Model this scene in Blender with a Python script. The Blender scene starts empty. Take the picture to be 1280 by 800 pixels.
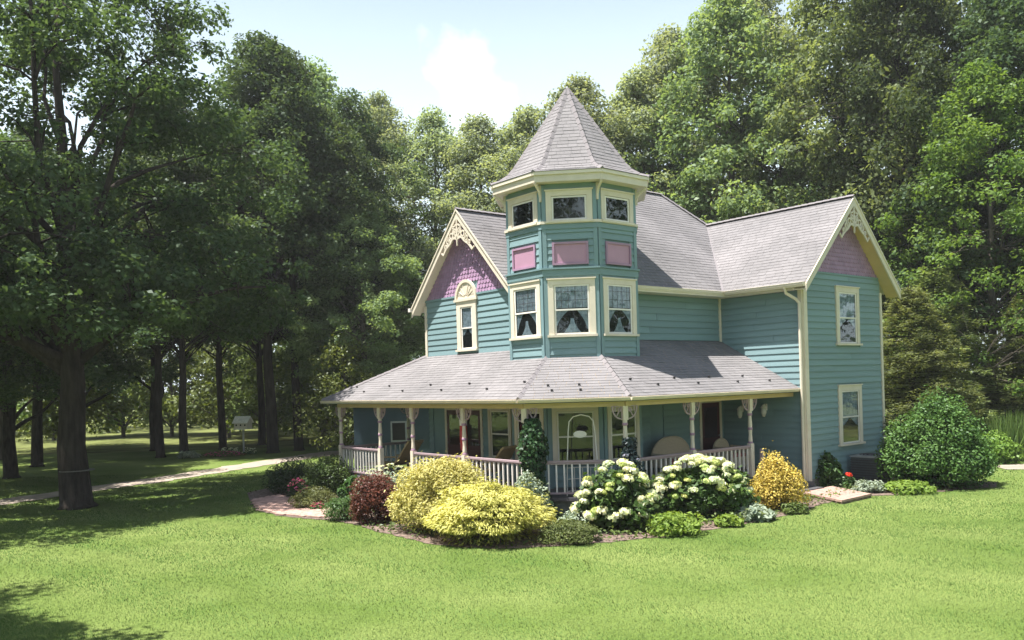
import bpy, math, random
import numpy as np
from math import sin, cos, tan, pi, radians as R, sqrt
from mathutils import Matrix, Vector

S = bpy.context.scene
COL = S.collection

# ------------------------------------------------------------------ camera
cd = bpy.data.cameras.new('camera')
cam = bpy.data.objects.new('camera', cd)
COL.objects.link(cam)
cd.sensor_width = 36.0
cd.lens = 1057.25 * 36.0 / 1280.0
cd.shift_x = -0.00184
cd.shift_y = 0.0617
cd.clip_start = 0.1
cd.clip_end = 3000
cam.matrix_world = Matrix.Translation((0, 0, 3.4)) @ Matrix.Rotation(R(90), 4, 'X') @ Matrix.Rotation(-0.0297, 4, 'Z')
S.camera = cam

# ------------------------------------------------------------------ house frame
HA = 0.684823                      # house X axis = (sin, -cos), Y axis = (cos, sin)
HX, HY = 1.4184, 22.8871
def H2W(x, y):
    return (HX + x * sin(HA) + y * cos(HA), HY - x * cos(HA) + y * sin(HA))

# ------------------------------------------------------------------ light
TH, EL = R(23.0), R(69.5)          # sun azimuth inside the house frame, elevation
sx, sy = -sin(TH), -cos(TH)
sw = (sx * sin(HA) + sy * cos(HA), -sx * cos(HA) + sy * sin(HA))   # towards the sun, world
sun_vec = Vector((sw[0] * cos(EL), sw[1] * cos(EL), sin(EL)))
ld = bpy.data.lights.new('sun', 'SUN')
ld.energy = 5.0
ld.angle = R(0.5)
ld.color = (1.0, 0.95, 0.87)
sun = bpy.data.objects.new('sun', ld)
COL.objects.link(sun)
sun.rotation_euler = sun_vec.to_track_quat('Z', 'Y').to_euler()
sun.location = (0, 0, 60)

W = bpy.data.worlds.new("World")
S.world = W
W.use_nodes = True
nt = W.node_tree
nt.nodes.clear()
def wn(t, **k):
    n = nt.nodes.new(t)
    for a, b in k.items(): setattr(n, a, b)
    return n
out = wn('ShaderNodeOutputWorld')
bg = wn('ShaderNodeBackground')
sky = wn('ShaderNodeTexSky', sky_type='NISHITA')
sky.sun_disc = False
sky.sun_elevation = EL
sky.sun_rotation = math.atan2(sw[0], sw[1])
sky.air_density = 1.0
sky.dust_density = 1.6
sky.ozone_density = 1.0
bg.inputs['Strength'].default_value = 0.068
# a cumulus cloud over the wood, drawn by noise in the sky's own directions
tc = wn('ShaderNodeTexCoord')
cl_dir = Vector((-50 / 1057, 1.0, 375 / 1057)).normalized()
nz = wn('ShaderNodeTexNoise'); nz.inputs['Scale'].default_value = 9.0; nz.inputs['Detail'].default_value = 6.0; nz.inputs['Roughness'].default_value = 0.55
nt.links.new(tc.outputs['Generated'], nz.inputs['Vector'])
sub = wn('ShaderNodeVectorMath', operation='SUBTRACT'); sub.inputs[1].default_value = cl_dir
nt.links.new(tc.outputs['Generated'], sub.inputs[0])
scl = wn('ShaderNodeVectorMath', operation='MULTIPLY'); scl.inputs[1].default_value = (21.0, 8.0, 17.0)
nt.links.new(sub.outputs[0], scl.inputs[0])
ln = wn('ShaderNodeVectorMath', operation='LENGTH'); nt.links.new(scl.outputs[0], ln.inputs[0])
ad = wn('ShaderNodeMath', operation='MULTIPLY_ADD'); ad.inputs[1].default_value = 3.4; 
nt.links.new(nz.outputs['Fac'], ad.inputs[0])
neg = wn('ShaderNodeMath', operation='MULTIPLY_ADD'); neg.inputs[1].default_value = -1.0; neg.inputs[2].default_value = -0.55
nt.links.new(ln.outputs['Value'], neg.inputs[0]); nt.links.new(neg.outputs[0], ad.inputs[2])
r1 = wn('ShaderNodeMapRange'); r1.inputs['From Min'].default_value = 0.0; r1.inputs['From Max'].default_value = 1.5
nt.links.new(ad.outputs[0], r1.inputs['Value'])
# summer haze whitening the sky towards the horizon, the same all round
sp = wn('ShaderNodeSeparateXYZ'); nt.links.new(tc.outputs['Generated'], sp.inputs[0])
r2 = wn('ShaderNodeMapRange'); r2.interpolation_type = 'SMOOTHSTEP'
r2.inputs['From Min'].default_value = 0.12; r2.inputs['From Max'].default_value = 0.62
r2.inputs['To Min'].default_value = 0.92; r2.inputs['To Max'].default_value = 0.10
nt.links.new(sp.outputs['Z'], r2.inputs['Value'])
mixh = wn('ShaderNodeMixRGB'); mixh.inputs[2].default_value = (7.6, 8.9, 9.4, 1)
nt.links.new(r2.outputs[0], mixh.inputs[0]); nt.links.new(sky.outputs[0], mixh.inputs[1])
mix = wn('ShaderNodeMixRGB'); mix.inputs[2].default_value = (12.0, 12.0, 12.0, 1)
nt.links.new(r1.outputs[0], mix.inputs[0]); nt.links.new(mixh.outputs[0], mix.inputs[1])
nt.links.new(mix.outputs[0], bg.inputs['Color'])
nt.links.new(bg.outputs[0], out.inputs['Surface'])

S.view_settings.view_transform = 'Standard'
S.view_settings.look = 'None'
S.view_settings.gamma = 1.0
S.view_settings.exposure = 1.36
S.view_settings.use_curve_mapping = False
S.cycles.max_bounces = 6
S.cycles.diffuse_bounces = 4
S.cycles.glossy_bounces = 2
S.cycles.transmission_bounces = 3
S.cycles.transparent_max_bounces = 6
S.cycles.caustics_reflective = False
S.cycles.caustics_refractive = False

# ------------------------------------------------------------------ materials
def lin(r, g, b):
    f = lambda c: (c / 255 / 12.92) if c / 255 <= .04045 else ((c / 255 + .055) / 1.055) ** 2.4
    return (f(r), f(g), f(b), 1)

def mat(name, col, rough=.6, var=.12, vscale=3.0, bump=0.0, bscale=40.0, spec=.4, tint=0.0, stretch=None, col2=None, metal=0.0):
    m = bpy.data.materials.new(name); m.use_nodes = True
    t = m.node_tree; N = t.nodes; L = t.links
    b = N['Principled BSDF']
    b.inputs['Roughness'].default_value = rough
    b.inputs['Specular IOR Level'].default_value = spec
    b.inputs['Metallic'].default_value = metal
    co = N.new('ShaderNodeTexCoord')
    mp = N.new('ShaderNodeMapping'); L.new(co.outputs['Object'], mp.inputs[0])
    if stretch: mp.inputs['Scale'].default_value = stretch
    n = N.new('ShaderNodeTexNoise'); n.inputs['Scale'].default_value = vscale; n.inputs['Detail'].default_value = 6
    L.new(mp.outputs[0], n.inputs['Vector'])
    c = N.new('ShaderNodeValToRGB')
    c.color_ramp.elements[0].position = .3; c.color_ramp.elements[1].position = .7
    a = col2 if col2 else tuple(x * (1 + var) for x in col[:3])
    c.color_ramp.elements[0].color = tuple(x * (1 - var) for x in col[:3]) + (1,)
    c.color_ramp.elements[1].color = tuple(a[:3]) + (1,)
    L.new(n.outputs['Fac'], c.inputs[0])
    src = c.outputs[0]
    oi = N.new('ShaderNodeObjectInfo')
    if tint:
        at = N.new('ShaderNodeAttribute'); at.attribute_name = 'tint'
        mr = N.new('ShaderNodeMapRange'); mr.inputs['To Min'].default_value = 1 - tint; mr.inputs['To Max'].default_value = 1 + tint
        L.new(at.outputs['Fac'], mr.inputs['Value'])
        mu = N.new('ShaderNodeVectorMath'); mu.operation = 'SCALE'
        L.new(src, mu.inputs[0]); L.new(mr.outputs[0], mu.inputs['Scale'])
        src = mu.outputs[0]
    mr = N.new('ShaderNodeMapRange'); mr.inputs['To Min'].default_value = .93; mr.inputs['To Max'].default_value = 1.06
    L.new(oi.outputs['Random'], mr.inputs['Value'])
    mu = N.new('ShaderNodeVectorMath'); mu.operation = 'SCALE'
    L.new(src, mu.inputs[0]); L.new(mr.outputs[0], mu.inputs['Scale'])
    L.new(mu.outputs[0], b.inputs['Base Color'])
    if bump:
        n2 = N.new('ShaderNodeTexNoise'); n2.inputs['Scale'].default_value = bscale; n2.inputs['Detail'].default_value = 4
        L.new(mp.outputs[0], n2.inputs['Vector'])
        bp = N.new('ShaderNodeBump'); bp.inputs['Strength'].default_value = bump; bp.inputs['Distance'].default_value = .02
        L.new(n2.outputs['Fac'], bp.inputs['Height']); L.new(bp.outputs[0], b.inputs['Normal'])
    return m

def leaf_mat(name, dark, light, trans=.3, gloss=.12, objvar=.18, lay=0):
    m = bpy.data.materials.new(name); m.use_nodes = True
    t = m.node_tree; N = t.nodes; L = t.links
    N.remove(N['Principled BSDF'])
    o = N['Material Output']
    at = N.new('ShaderNodeAttribute'); at.attribute_name = 'tint'
    c = N.new('ShaderNodeValToRGB')
    c.color_ramp.elements[0].color = dark; c.color_ramp.elements[1].color = light
    L.new(at.outputs['Fac'], c.inputs[0])
    oi = N.new('ShaderNodeObjectInfo')
    hs = N.new('ShaderNodeHueSaturation')
    mr = N.new('ShaderNodeMapRange'); mr.inputs['To Min'].default_value = .5 - .025; mr.inputs['To Max'].default_value = .5 + .02
    mv = N.new('ShaderNodeMapRange'); mv.inputs['To Min'].default_value = 1 - objvar; mv.inputs['To Max'].default_value = 1 + objvar
    L.new(oi.outputs['Random'], mr.inputs['Value']); L.new(oi.outputs['Random'], mv.inputs['Value'])
    L.new(mr.outputs[0], hs.inputs['Hue']); L.new(mv.outputs[0], hs.inputs['Value'])
    L.new(c.outputs[0], hs.inputs['Color'])
    d = N.new('ShaderNodeBsdfDiffuse'); L.new(hs.outputs[0], d.inputs['Color'])
    tr = N.new('ShaderNodeBsdfTranslucent')
    if lay:      # fine blades laid by the mower: their mean facing is upwards
        ge = N.new('ShaderNodeNewGeometry')
        va = N.new('ShaderNodeVectorMath'); va.operation = 'SCALE'; va.inputs['Scale'].default_value = 1 - lay
        vb = N.new('ShaderNodeVectorMath'); vb.operation = 'ADD'; vb.inputs[1].default_value = (0, 0, lay)
        vc = N.new('ShaderNodeVectorMath'); vc.operation = 'NORMALIZE'
        L.new(ge.outputs['Normal'], va.inputs[0]); L.new(va.outputs[0], vb.inputs[0]); L.new(vb.outputs[0], vc.inputs[0])
        L.new(vc.outputs[0], d.inputs['Normal'])
    ye = N.new('ShaderNodeMixRGB'); ye.blend_type = 'MULTIPLY'; ye.inputs[0].default_value = 1
    ye.inputs[2].default_value = (1.35, 1.3, .6, 1)
    L.new(hs.outputs[0], ye.inputs[1]); L.new(ye.outputs[0], tr.inputs['Color'])
    m1 = N.new('ShaderNodeMixShader'); m1.inputs[0].default_value = trans
    L.new(d.outputs[0], m1.inputs[1]); L.new(tr.outputs[0], m1.inputs[2])
    g = N.new('ShaderNodeBsdfGlossy'); g.inputs['Roughness'].default_value = .42; g.inputs['Color'].default_value = (.9, .95, 1, 1)
    lw = N.new('ShaderNodeLayerWeight'); lw.inputs['Blend'].default_value = .25
    ml = N.new('ShaderNodeMath'); ml.operation = 'MULTIPLY'; ml.inputs[1].default_value = gloss
    L.new(lw.outputs['Facing'], ml.inputs[0])
    m2 = N.new('ShaderNodeMixShader'); L.new(ml.outputs[0], m2.inputs[0])
    L.new(m1.outputs[0], m2.inputs[1]); L.new(g.outputs[0], m2.inputs[2])
    L.new(m2.outputs[0], o.inputs['Surface'])
    return m

def glass_mat(name, tintc=(.75, .8, .82, 1), refl=1.0):
    m = bpy.data.materials.new(name); m.use_nodes = True
    t = m.node_tree; N = t.nodes; L = t.links
    N.remove(N['Principled BSDF'])
    tr = N.new('ShaderNodeBsdfTransparent'); tr.inputs[0].default_value = tintc
    g = N.new('ShaderNodeBsdfGlossy'); g.inputs['Roughness'].default_value = .015
    n = N.new('ShaderNodeTexNoise'); n.inputs['Scale'].default_value = 1.4
    co = N.new('ShaderNodeTexCoord'); L.new(co.outputs['Object'], n.inputs['Vector'])
    bp = N.new('ShaderNodeBump'); bp.inputs['Strength'].default_value = .06; bp.inputs['Distance'].default_value = .05
    L.new(n.outputs['Fac'], bp.inputs['Height']); L.new(bp.outputs[0], g.inputs['Normal'])
    lw = N.new('ShaderNodeLayerWeight'); lw.inputs['Blend'].default_value = .5
    pw = N.new('ShaderNodeMath'); pw.operation = 'POWER'; pw.inputs[1].default_value = 4.0; L.new(lw.outputs['Facing'], pw.inputs[0])
    mu = N.new('ShaderNodeMath'); mu.operation = 'MULTIPLY_ADD'; mu.inputs[1].default_value = .9 * refl; mu.inputs[2].default_value = .055 * refl
    mu.use_clamp = True
    L.new(pw.outputs[0], mu.inputs[0])
    mx = N.new('ShaderNodeMixShader'); L.new(mu.outputs[0], mx.inputs[0])
    L.new(tr.outputs[0], mx.inputs[1]); L.new(g.outputs[0], mx.inputs[2])
    L.new(mx.outputs[0], N['Material Output'].inputs['Surface'])
    return m

M = {}
M['teal'] = mat('teal_paint', (.178, .272, .296, 1), .55, .11, 1.1, .15, 60, .35)
M['teal_trim'] = mat('teal_trim_paint', (.170, .264, .290, 1), .5, .05, 3)
M['purple'] = mat('purple_paint', (.36, .225, .36, 1), .6, .08, 3, .1, 50, .3, tint=.10)
M['pink'] = mat('pink_panel_paint', (.44, .25, .36, 1), .55, .05, 3)
M['mauve'] = mat('mauve_trim_paint', (.36, .22, .33, 1), .55, .05, 3)
M['cream'] = mat('cream_paint', (.66, .59, .49, 1), .5, .06, 3, .05, 50)
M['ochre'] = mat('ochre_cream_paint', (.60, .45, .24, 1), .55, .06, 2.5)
M['white'] = mat('white_paint', (.76, .72, .68, 1), .5, .05, 4)
M['shingle'] = mat('asphalt_shingle', (.190, .183, .190, 1), .9, .14, .6, .5, 120, .15, tint=.06, col2=(.228, .217, .225))
M['cap'] = mat('ridge_shingle', (.21, .195, .205, 1), .9, .1, 6, .4, 90, .15)
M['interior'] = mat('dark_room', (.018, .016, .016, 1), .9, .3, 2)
M['lace'] = mat('lace_curtain', (.62, .64, .70, 1), .9, .35, 9.0, .3, 30, .1)
M['glass'] = glass_mat('window_glass')
M['porch_ceiling'] = mat('shaded_ceiling_paint', (.075, .11, .13, 1), .6, .06, 2)  # base colour lowered to deepen the shade under the porch
M['floor_grey'] = mat('shaded_floor_paint', (.08, .078, .085, 1), .6, .1, 3)  # darkened as well, porch shade put into the floor colour
M['maroon'] = mat('maroon_paint', (.07, .018, .022, 1), .45, .1, 3)
M['rail'] = mat('mauve_rail_paint', (.37, .28, .31, 1), .55, .06, 3)
M['iron'] = mat('dark_metal', (.05, .045, .05, 1), .5, .1, 8)
M['wicker'] = mat('wicker', (.50, .42, .33, 1), .8, .2, 30, .6, 90, .2)
M['cushion'] = mat('cushion_cloth', (.34, .12, .12, 1), .9, .15, 8)
M['tan'] = mat('tan_wicker', (.40, .29, .15, 1), .8, .2, 30, .6, 90, .2)
M['red'] = mat('red_cloth', (.45, .05, .05, 1), .8, .1, 8)
M['lamp_glass'] = mat('lantern_glass', (.7, .7, .66, 1), .2, .04, 5)
M['foundation'] = mat('foundation_block', (.22, .21, .20, 1), .9, .15, 5, .3, 30)
M['skirt'] = mat('porch_skirt_paint', (.10, .13, .125, 1), .7, .15, 6)
M['bark'] = mat('bark', (.036, .030, .026, 1), .95, .5, 5, 1.0, 18, .1, stretch=(1.6, 1.6, .35))
M['bark_grey'] = mat('grey_bark', (.085, .074, .062, 1), .95, .4, 5, .9, 16, .1, stretch=(1.6, 1.6, .35))
M['strap'] = mat('pale_strap', (.13, .125, .11, 1), .8, .15, 8)
M['birdwood'] = mat('birdhouse_paint', (.55, .50, .40, 1), .7, .1, 6)
M['galv'] = mat('grey_metal', (.34, .35, .36, 1), .45, .1, 6, metal=.4)
M['ac'] = mat('grey_cabinet_paint', (.07, .08, .085, 1), .5, .1, 6)
M['outbuilding'] = mat('blue_grey_paint', (.035, .062, .088, 1), .6, .1, 3)
M['stone_white'] = mat('white_petals', (.72, .70, .62, 1), .8, .12, 9)
M['brick'] = mat('pink_brick', (.40, .265, .225, 1), .9, .2, 7, .4, 60, .15, tint=.18)

LV = {}
LV['oak'] = leaf_mat('oak_leaf', (.022, .046, .020, 1), (.102, .150, .070, 1), .44, .04)
LV['maple'] = leaf_mat('maple_leaf', (.080, .128, .058, 1), (.255, .320, .155, 1), .50, .05)
LV['pale'] = leaf_mat('haze_pale_leaf', (.125, .168, .105, 1), (.335, .385, .255, 1), .50, .05)  # distance haze put into the leaf colour, paler than real foliage
LV['bright'] = leaf_mat('bright_leaf', (.045, .090, .020, 1), (.185, .245, .065, 1), .48, .05)
LV['pine'] = leaf_mat('pine_needle', (.060, .100, .040, 1), (.260, .320, .140, 1), .42, .05)
LV['under'] = leaf_mat('understory_leaf', (.040, .080, .018, 1), (.185, .245, .065, 1), .36, .1)
LV['gold'] = leaf_mat('gold_foliage', (.23, .24, .045, 1), (.72, .68, .24, 1), .28, .06, .05)
LV['gold_dull'] = leaf_mat('yellow_foliage', (.23, .22, .05, 1), (.70, .64, .27, 1), .28, .06, .05)
LV['gold_orange'] = leaf_mat('amber_foliage', (.20, .19, .03, 1), (.76, .65, .16, 1), .28, .06, .05)
LV['red'] = leaf_mat('barberry_leaf', (.050, .012, .012, 1), (.185, .055, .045, 1), .25, .1, .05)
LV['yew'] = leaf_mat('yew_leaf', (.012, .032, .014, 1), (.045, .085, .030, 1), .15, .12, .05)
LV['box'] = leaf_mat('box_leaf', (.030, .065, .016, 1), (.125, .190, .050, 1), .25, .12, .05)
LV['olive'] = leaf_mat('olive_leaf', (.055, .075, .022, 1), (.185, .200, .075, 1), .25, .08, .05)
LV['hyd'] = leaf_mat('hydrangea_leaf', (.022, .065, .016, 1), (.085, .170, .040, 1), .28, .16, .05)
LV['lime'] = leaf_mat('lime_leaf', (.075, .150, .022, 1), (.260, .360, .075, 1), .35, .08, .05)
LV['silver'] = leaf_mat('silver_leaf', (.110, .160, .110, 1), (.40, .46, .36, 1), .25, .1, .05)
LV['vine'] = leaf_mat('vine_leaf', (.018, .048, .020, 1), (.060, .115, .045, 1), .25, .15, .05)
LV['navy'] = leaf_mat('dark_clematis_leaf', (.010, .018, .022, 1), (.035, .060, .060, 1), .2, .15, .05)
LV['viburnum'] = leaf_mat('glossy_shrub_leaf', (.030, .075, .018, 1), (.140, .225, .060, 1), .30, .10, .05)
LV['reed'] = leaf_mat('tall_grass_leaf', (.045, .085, .022, 1), (.150, .215, .060, 1), .3, .08, .05)
LV['white_fl'] = leaf_mat('white_flower', (.42, .50, .25, 1), (.80, .80, .62, 1), .2, .03, .04)
LV['lime_fl'] = leaf_mat('lime_flower', (.30, .40, .10, 1), (.62, .68, .30, 1), .2, .03, .04)
LV['pink_fl'] = leaf_mat('pink_flower', (.40, .05, .14, 1), (.70, .18, .30, 1), .2, .03, .04)
LV['red_fl'] = leaf_mat('red_flower', (.50, .03, .015, 1), (.75, .10, .04, 1), .2, .03, .04)
LV['purple_fl'] = leaf_mat('violet_flower', (.16, .17, .28, 1), (.50, .50, .62, 1), .2, .03, .04)
LV['grass'] = leaf_mat('lawn_grass_blade', (.052, .108, .024, 1), (.176, .240, .078, 1), .12, .03, 0, .82)

# ------------------------------------------------------------------ mesh builder
class MB:
    def __init__(s): s.v = []; s.f = []; s.t = []; s.cur = .5
    def add(s, vs, fs, t=None):
        o = len(s.v); s.v += [tuple(p) for p in vs]
        s.f += [tuple(i + o for i in q) for q in fs]
        s.t += [s.cur if t is None else t] * len(vs)
    def box(s, x0, x1, y0, y1, z0, z1, mtx=None):
        vs = [(x, y, z) for z in (z0, z1) for y in (y0, y1) for x in (x0, x1)]
        if mtx is not None: vs = [mtx @ Vector(p) for p in vs]
        s.add(vs, [(0, 2, 3, 1), (4, 5, 7, 6), (0, 1, 5, 4), (1, 3, 7, 5), (3, 2, 6, 7), (2, 0, 4, 6)])
    def beam(s, a, b, w, h, up=(0, 0, 1)):
        """rectangular bar from a to b, w across, h along up (centred)"""
        a, b = Vector(a), Vector(b); d = (b - a).normalized(); up = Vector(up)
        sd = d.cross(up).normalized() * (w / 2); u = sd.cross(d).normalized() * (h / 2)
        vs = [a - sd - u, a + sd - u, a + sd + u, a - sd + u, b - sd - u, b + sd - u, b + sd + u, b - sd + u]
        s.add(vs, [(0, 1, 2, 3), (7, 6, 5, 4), (0, 4, 5, 1), (1, 5, 6, 2), (2, 6, 7, 3), (3, 7, 4, 0)])
    def tube(s, pts, rad, n=8, cap=True):
        pts = [Vector(p) for p in pts]
        if not hasattr(rad, '__len__'): rad = [rad] * len(pts)
        rings = []; ref = None
        for i, p in enumerate(pts):
            d = (pts[min(i + 1, len(pts) - 1)] - pts[max(i - 1, 0)])
            d = d.normalized() if d.length > 1e-9 else Vector((0, 0, 1))
            if ref is None:
                ref = Vector((1, 0, 0)) if abs(d.x) < .8 else Vector((0, 1, 0))
            e1 = (ref - d * ref.dot(d))
            e1 = e1.normalized() if e1.length > 1e-6 else d.orthogonal().normalized()
            ref = e1; e2 = d.cross(e1)
            rings.append([p + (e1 * cos(2 * pi * k / n) + e2 * sin(2 * pi * k / n)) * rad[i] for k in range(n)])
        vs = [q for r in rings for q in r]; fs = []
        for i in range(len(pts) - 1):
            for k in range(n):
                fs.append((i * n + k, i * n + (k + 1) % n, (i + 1) * n + (k + 1) % n, (i + 1) * n + k))
        if cap:
            fs.append(tuple(range(n))[::-1]); fs.append(tuple((len(pts) - 1) * n + k for k in range(n)))
        s.add(vs, fs)
    def lathe(s, prof, n=12, c=(0, 0)):
        """prof = [(r, z)...]"""
        s.tube([(c[0], c[1], z) for r, z in prof], [r for r, z in prof], n)
    def prism(s, poly, d):
        """polygon (3D points) extruded by vector d"""
        n = len(poly); d = Vector(d); poly = [Vector(p) for p in poly]
        vs = poly + [p + d for p in poly]
        fs = [tuple(range(n))[::-1], tuple(range(n, 2 * n))] + [(i, (i + 1) % n, n + (i + 1) % n, n + i) for i in range(n)]
        s.add(vs, fs)
    def ribbon(s, pts, w, t, mtx):
        """flat strip in local XZ plane following pts [(x,z)], width w (number or list), thickness t along y; mapped by mtx"""
        n = len(pts); P = [Vector((p[0], 0, p[1])) for p in pts]
        ww = w if hasattr(w, '__len__') else [w] * n
        A = []; B = []
        for i in range(n):
            d = (P[min(i + 1, n - 1)] - P[max(i - 1, 0)]).normalized()
            nn = Vector((-d.z, 0, d.x)) * ww[i] / 2
            A.append(P[i] + nn); B.append(P[i] - nn)
        vs = []
        for y in (-t / 2, t / 2):
            for q in A + B: vs.append(mtx @ Vector((q.x, y, q.z)))
        fs = []; m = 2 * n
        for i in range(n - 1):
            fs += [(i, i + 1, n + i + 1, n + i), (m + i, m + n + i, m + n + i + 1, m + i + 1),
                   (i, m + i, m + i + 1, i + 1), (n + i, n + i + 1, m + n + i + 1, m + n + i)]
        fs += [(0, n, m + n, m), (n - 1, m + n - 1, m + 2 * n - 1, 2 * n - 1)]
        s.add(vs, fs)
    def mesh(s, name, material):
        me = bpy.data.meshes.new(name)
        me.from_pydata(s.v, [], s.f)
        at = me.attributes.new('tint', 'FLOAT', 'POINT')
        at.data.foreach_set('value', np.array(s.t, dtype=np.float32))
        if material is not None: me.materials.append(material)
        me.update()
        return me
    def build(s, name, material, parent=None, smooth=False, mtx=None):
        me = s.mesh(name, material)
        if smooth: me.polygons.foreach_set('use_smooth', [True] * len(me.polygons))
        return place(name, me, parent, mtx)

def place(name, me, parent=None, mtx=None):
    o = bpy.data.objects.new(name, me)
    COL.objects.link(o)
    if parent is not None: o.parent = parent
    if mtx is not None: o.matrix_basis = mtx
    return o

def tag(o, label=None, cat=None, group=None, kind=None):
    if label: o['label'] = label
    if cat: o['category'] = cat
    if group: o['group'] = group
    if kind: o['kind'] = kind
    return o

def empty(name, loc, rz=0, label=None, cat=None, group=None):
    o = bpy.data.objects.new(name, None); COL.objects.link(o)
    o.empty_display_size = .3
    o.location = loc; o.rotation_euler = (0, 0, rz)
    return tag(o, label, cat, group)

def copy_tree(o, parent=None):
    c = o.copy(); COL.objects.link(c)
    if parent is not None: c.parent = parent
    for ch in [q for q in bpy.data.objects if q.parent == o]:
        copy_tree(ch, c)
    return c

# ------------------------------------------------------------------ leaves (numpy)
def leaf_mesh(name, pos, nrm, L, Wd, tint, material, rng, tang=None):
    n = len(pos)
    nrm = nrm / (np.linalg.norm(nrm, axis=1, keepdims=True) + 1e-9)
    if tang is None: tang = rng.normal(size=(n, 3))
    t = tang - nrm * (tang * nrm).sum(1, keepdims=True)
    t /= (np.linalg.norm(t, axis=1, keepdims=True) + 1e-9)
    b = np.cross(nrm, t)
    L = (np.ones(n) * L)[:, None]; Wd = (np.ones(n) * Wd)[:, None]
    V = np.empty((n, 4, 3), np.float32)
    V[:, 0] = pos - t * L * .5
    V[:, 1] = pos + b * Wd * .5 + t * L * .06 + nrm * Wd * .12
    V[:, 2] = pos + t * L * .5 - nrm * Wd * .10
    V[:, 3] = pos - b * Wd * .5 + t * L * .06 + nrm * Wd * .12
    me = bpy.data.meshes.new(name)
    me.vertices.add(n * 4); me.loops.add(n * 4); me.polygons.add(n)
    me.vertices.foreach_set('co', V.ravel())
    me.loops.foreach_set('vertex_index', np.arange(n * 4, dtype=np.int32))
    me.polygons.foreach_set('loop_start', np.arange(0, n * 4, 4, dtype=np.int32))
    me.polygons.foreach_set('loop_total', np.full(n, 4, np.int32))
    me.update(calc_edges=True)
    at = me.attributes.new('tint', 'FLOAT', 'POINT')
    at.data.foreach_set('value', np.repeat(np.clip(tint, 0, 1), 4).astype(np.float32))
    me.materials.append(material)
    return me

def unit(v): return v / (np.linalg.norm(v, axis=-1, keepdims=True) + 1e-9)

def clump_leaves(centers, radii, n_per, rng, flat=.65, up=.7, outv=None):
    """returns pos, normals, tint of leaves in soft clumps"""
    P = []; N = []; T = []
    ctint = rng.uniform(.15, .85, len(centers))
    for i, (c, r) in enumerate(zip(centers, radii)):
        k = max(4, int(n_per * r * r))
        d = unit(rng.normal(size=(k, 3)))
        rad = r * rng.uniform(.12, 1.0, (k, 1)) ** .6
        p = d * rad * np.array([1, 1, flat])
        P.append(c + p)
        nn = d * .55 + rng.normal(size=(k, 3)) * .55 + np.array([0, 0, up])
        N.append(nn)
        T.append(ctint[i] * .55 + rng.uniform(0, .5, k))
    return np.concatenate(P), np.concatenate(N), np.concatenate(T)

def branch_path(a, b, rng, sag=.12, n=6, rise=.15):
    a = np.array(a, float); b = np.array(b, float); L = np.linalg.norm(b - a)
    pts = []
    off = rng.normal(size=3) * L * .05
    for i in range(n):
        t = i / (n - 1)
        p = a + (b - a) * t
        p = p + off * sin(pi * t) + np.array([0, 0, L * rise * sin(pi * t)]) + (rng.normal(size=3) * L * .018 if 0 < i < n - 1 else 0)
        pts.append(p)
    return pts

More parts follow.
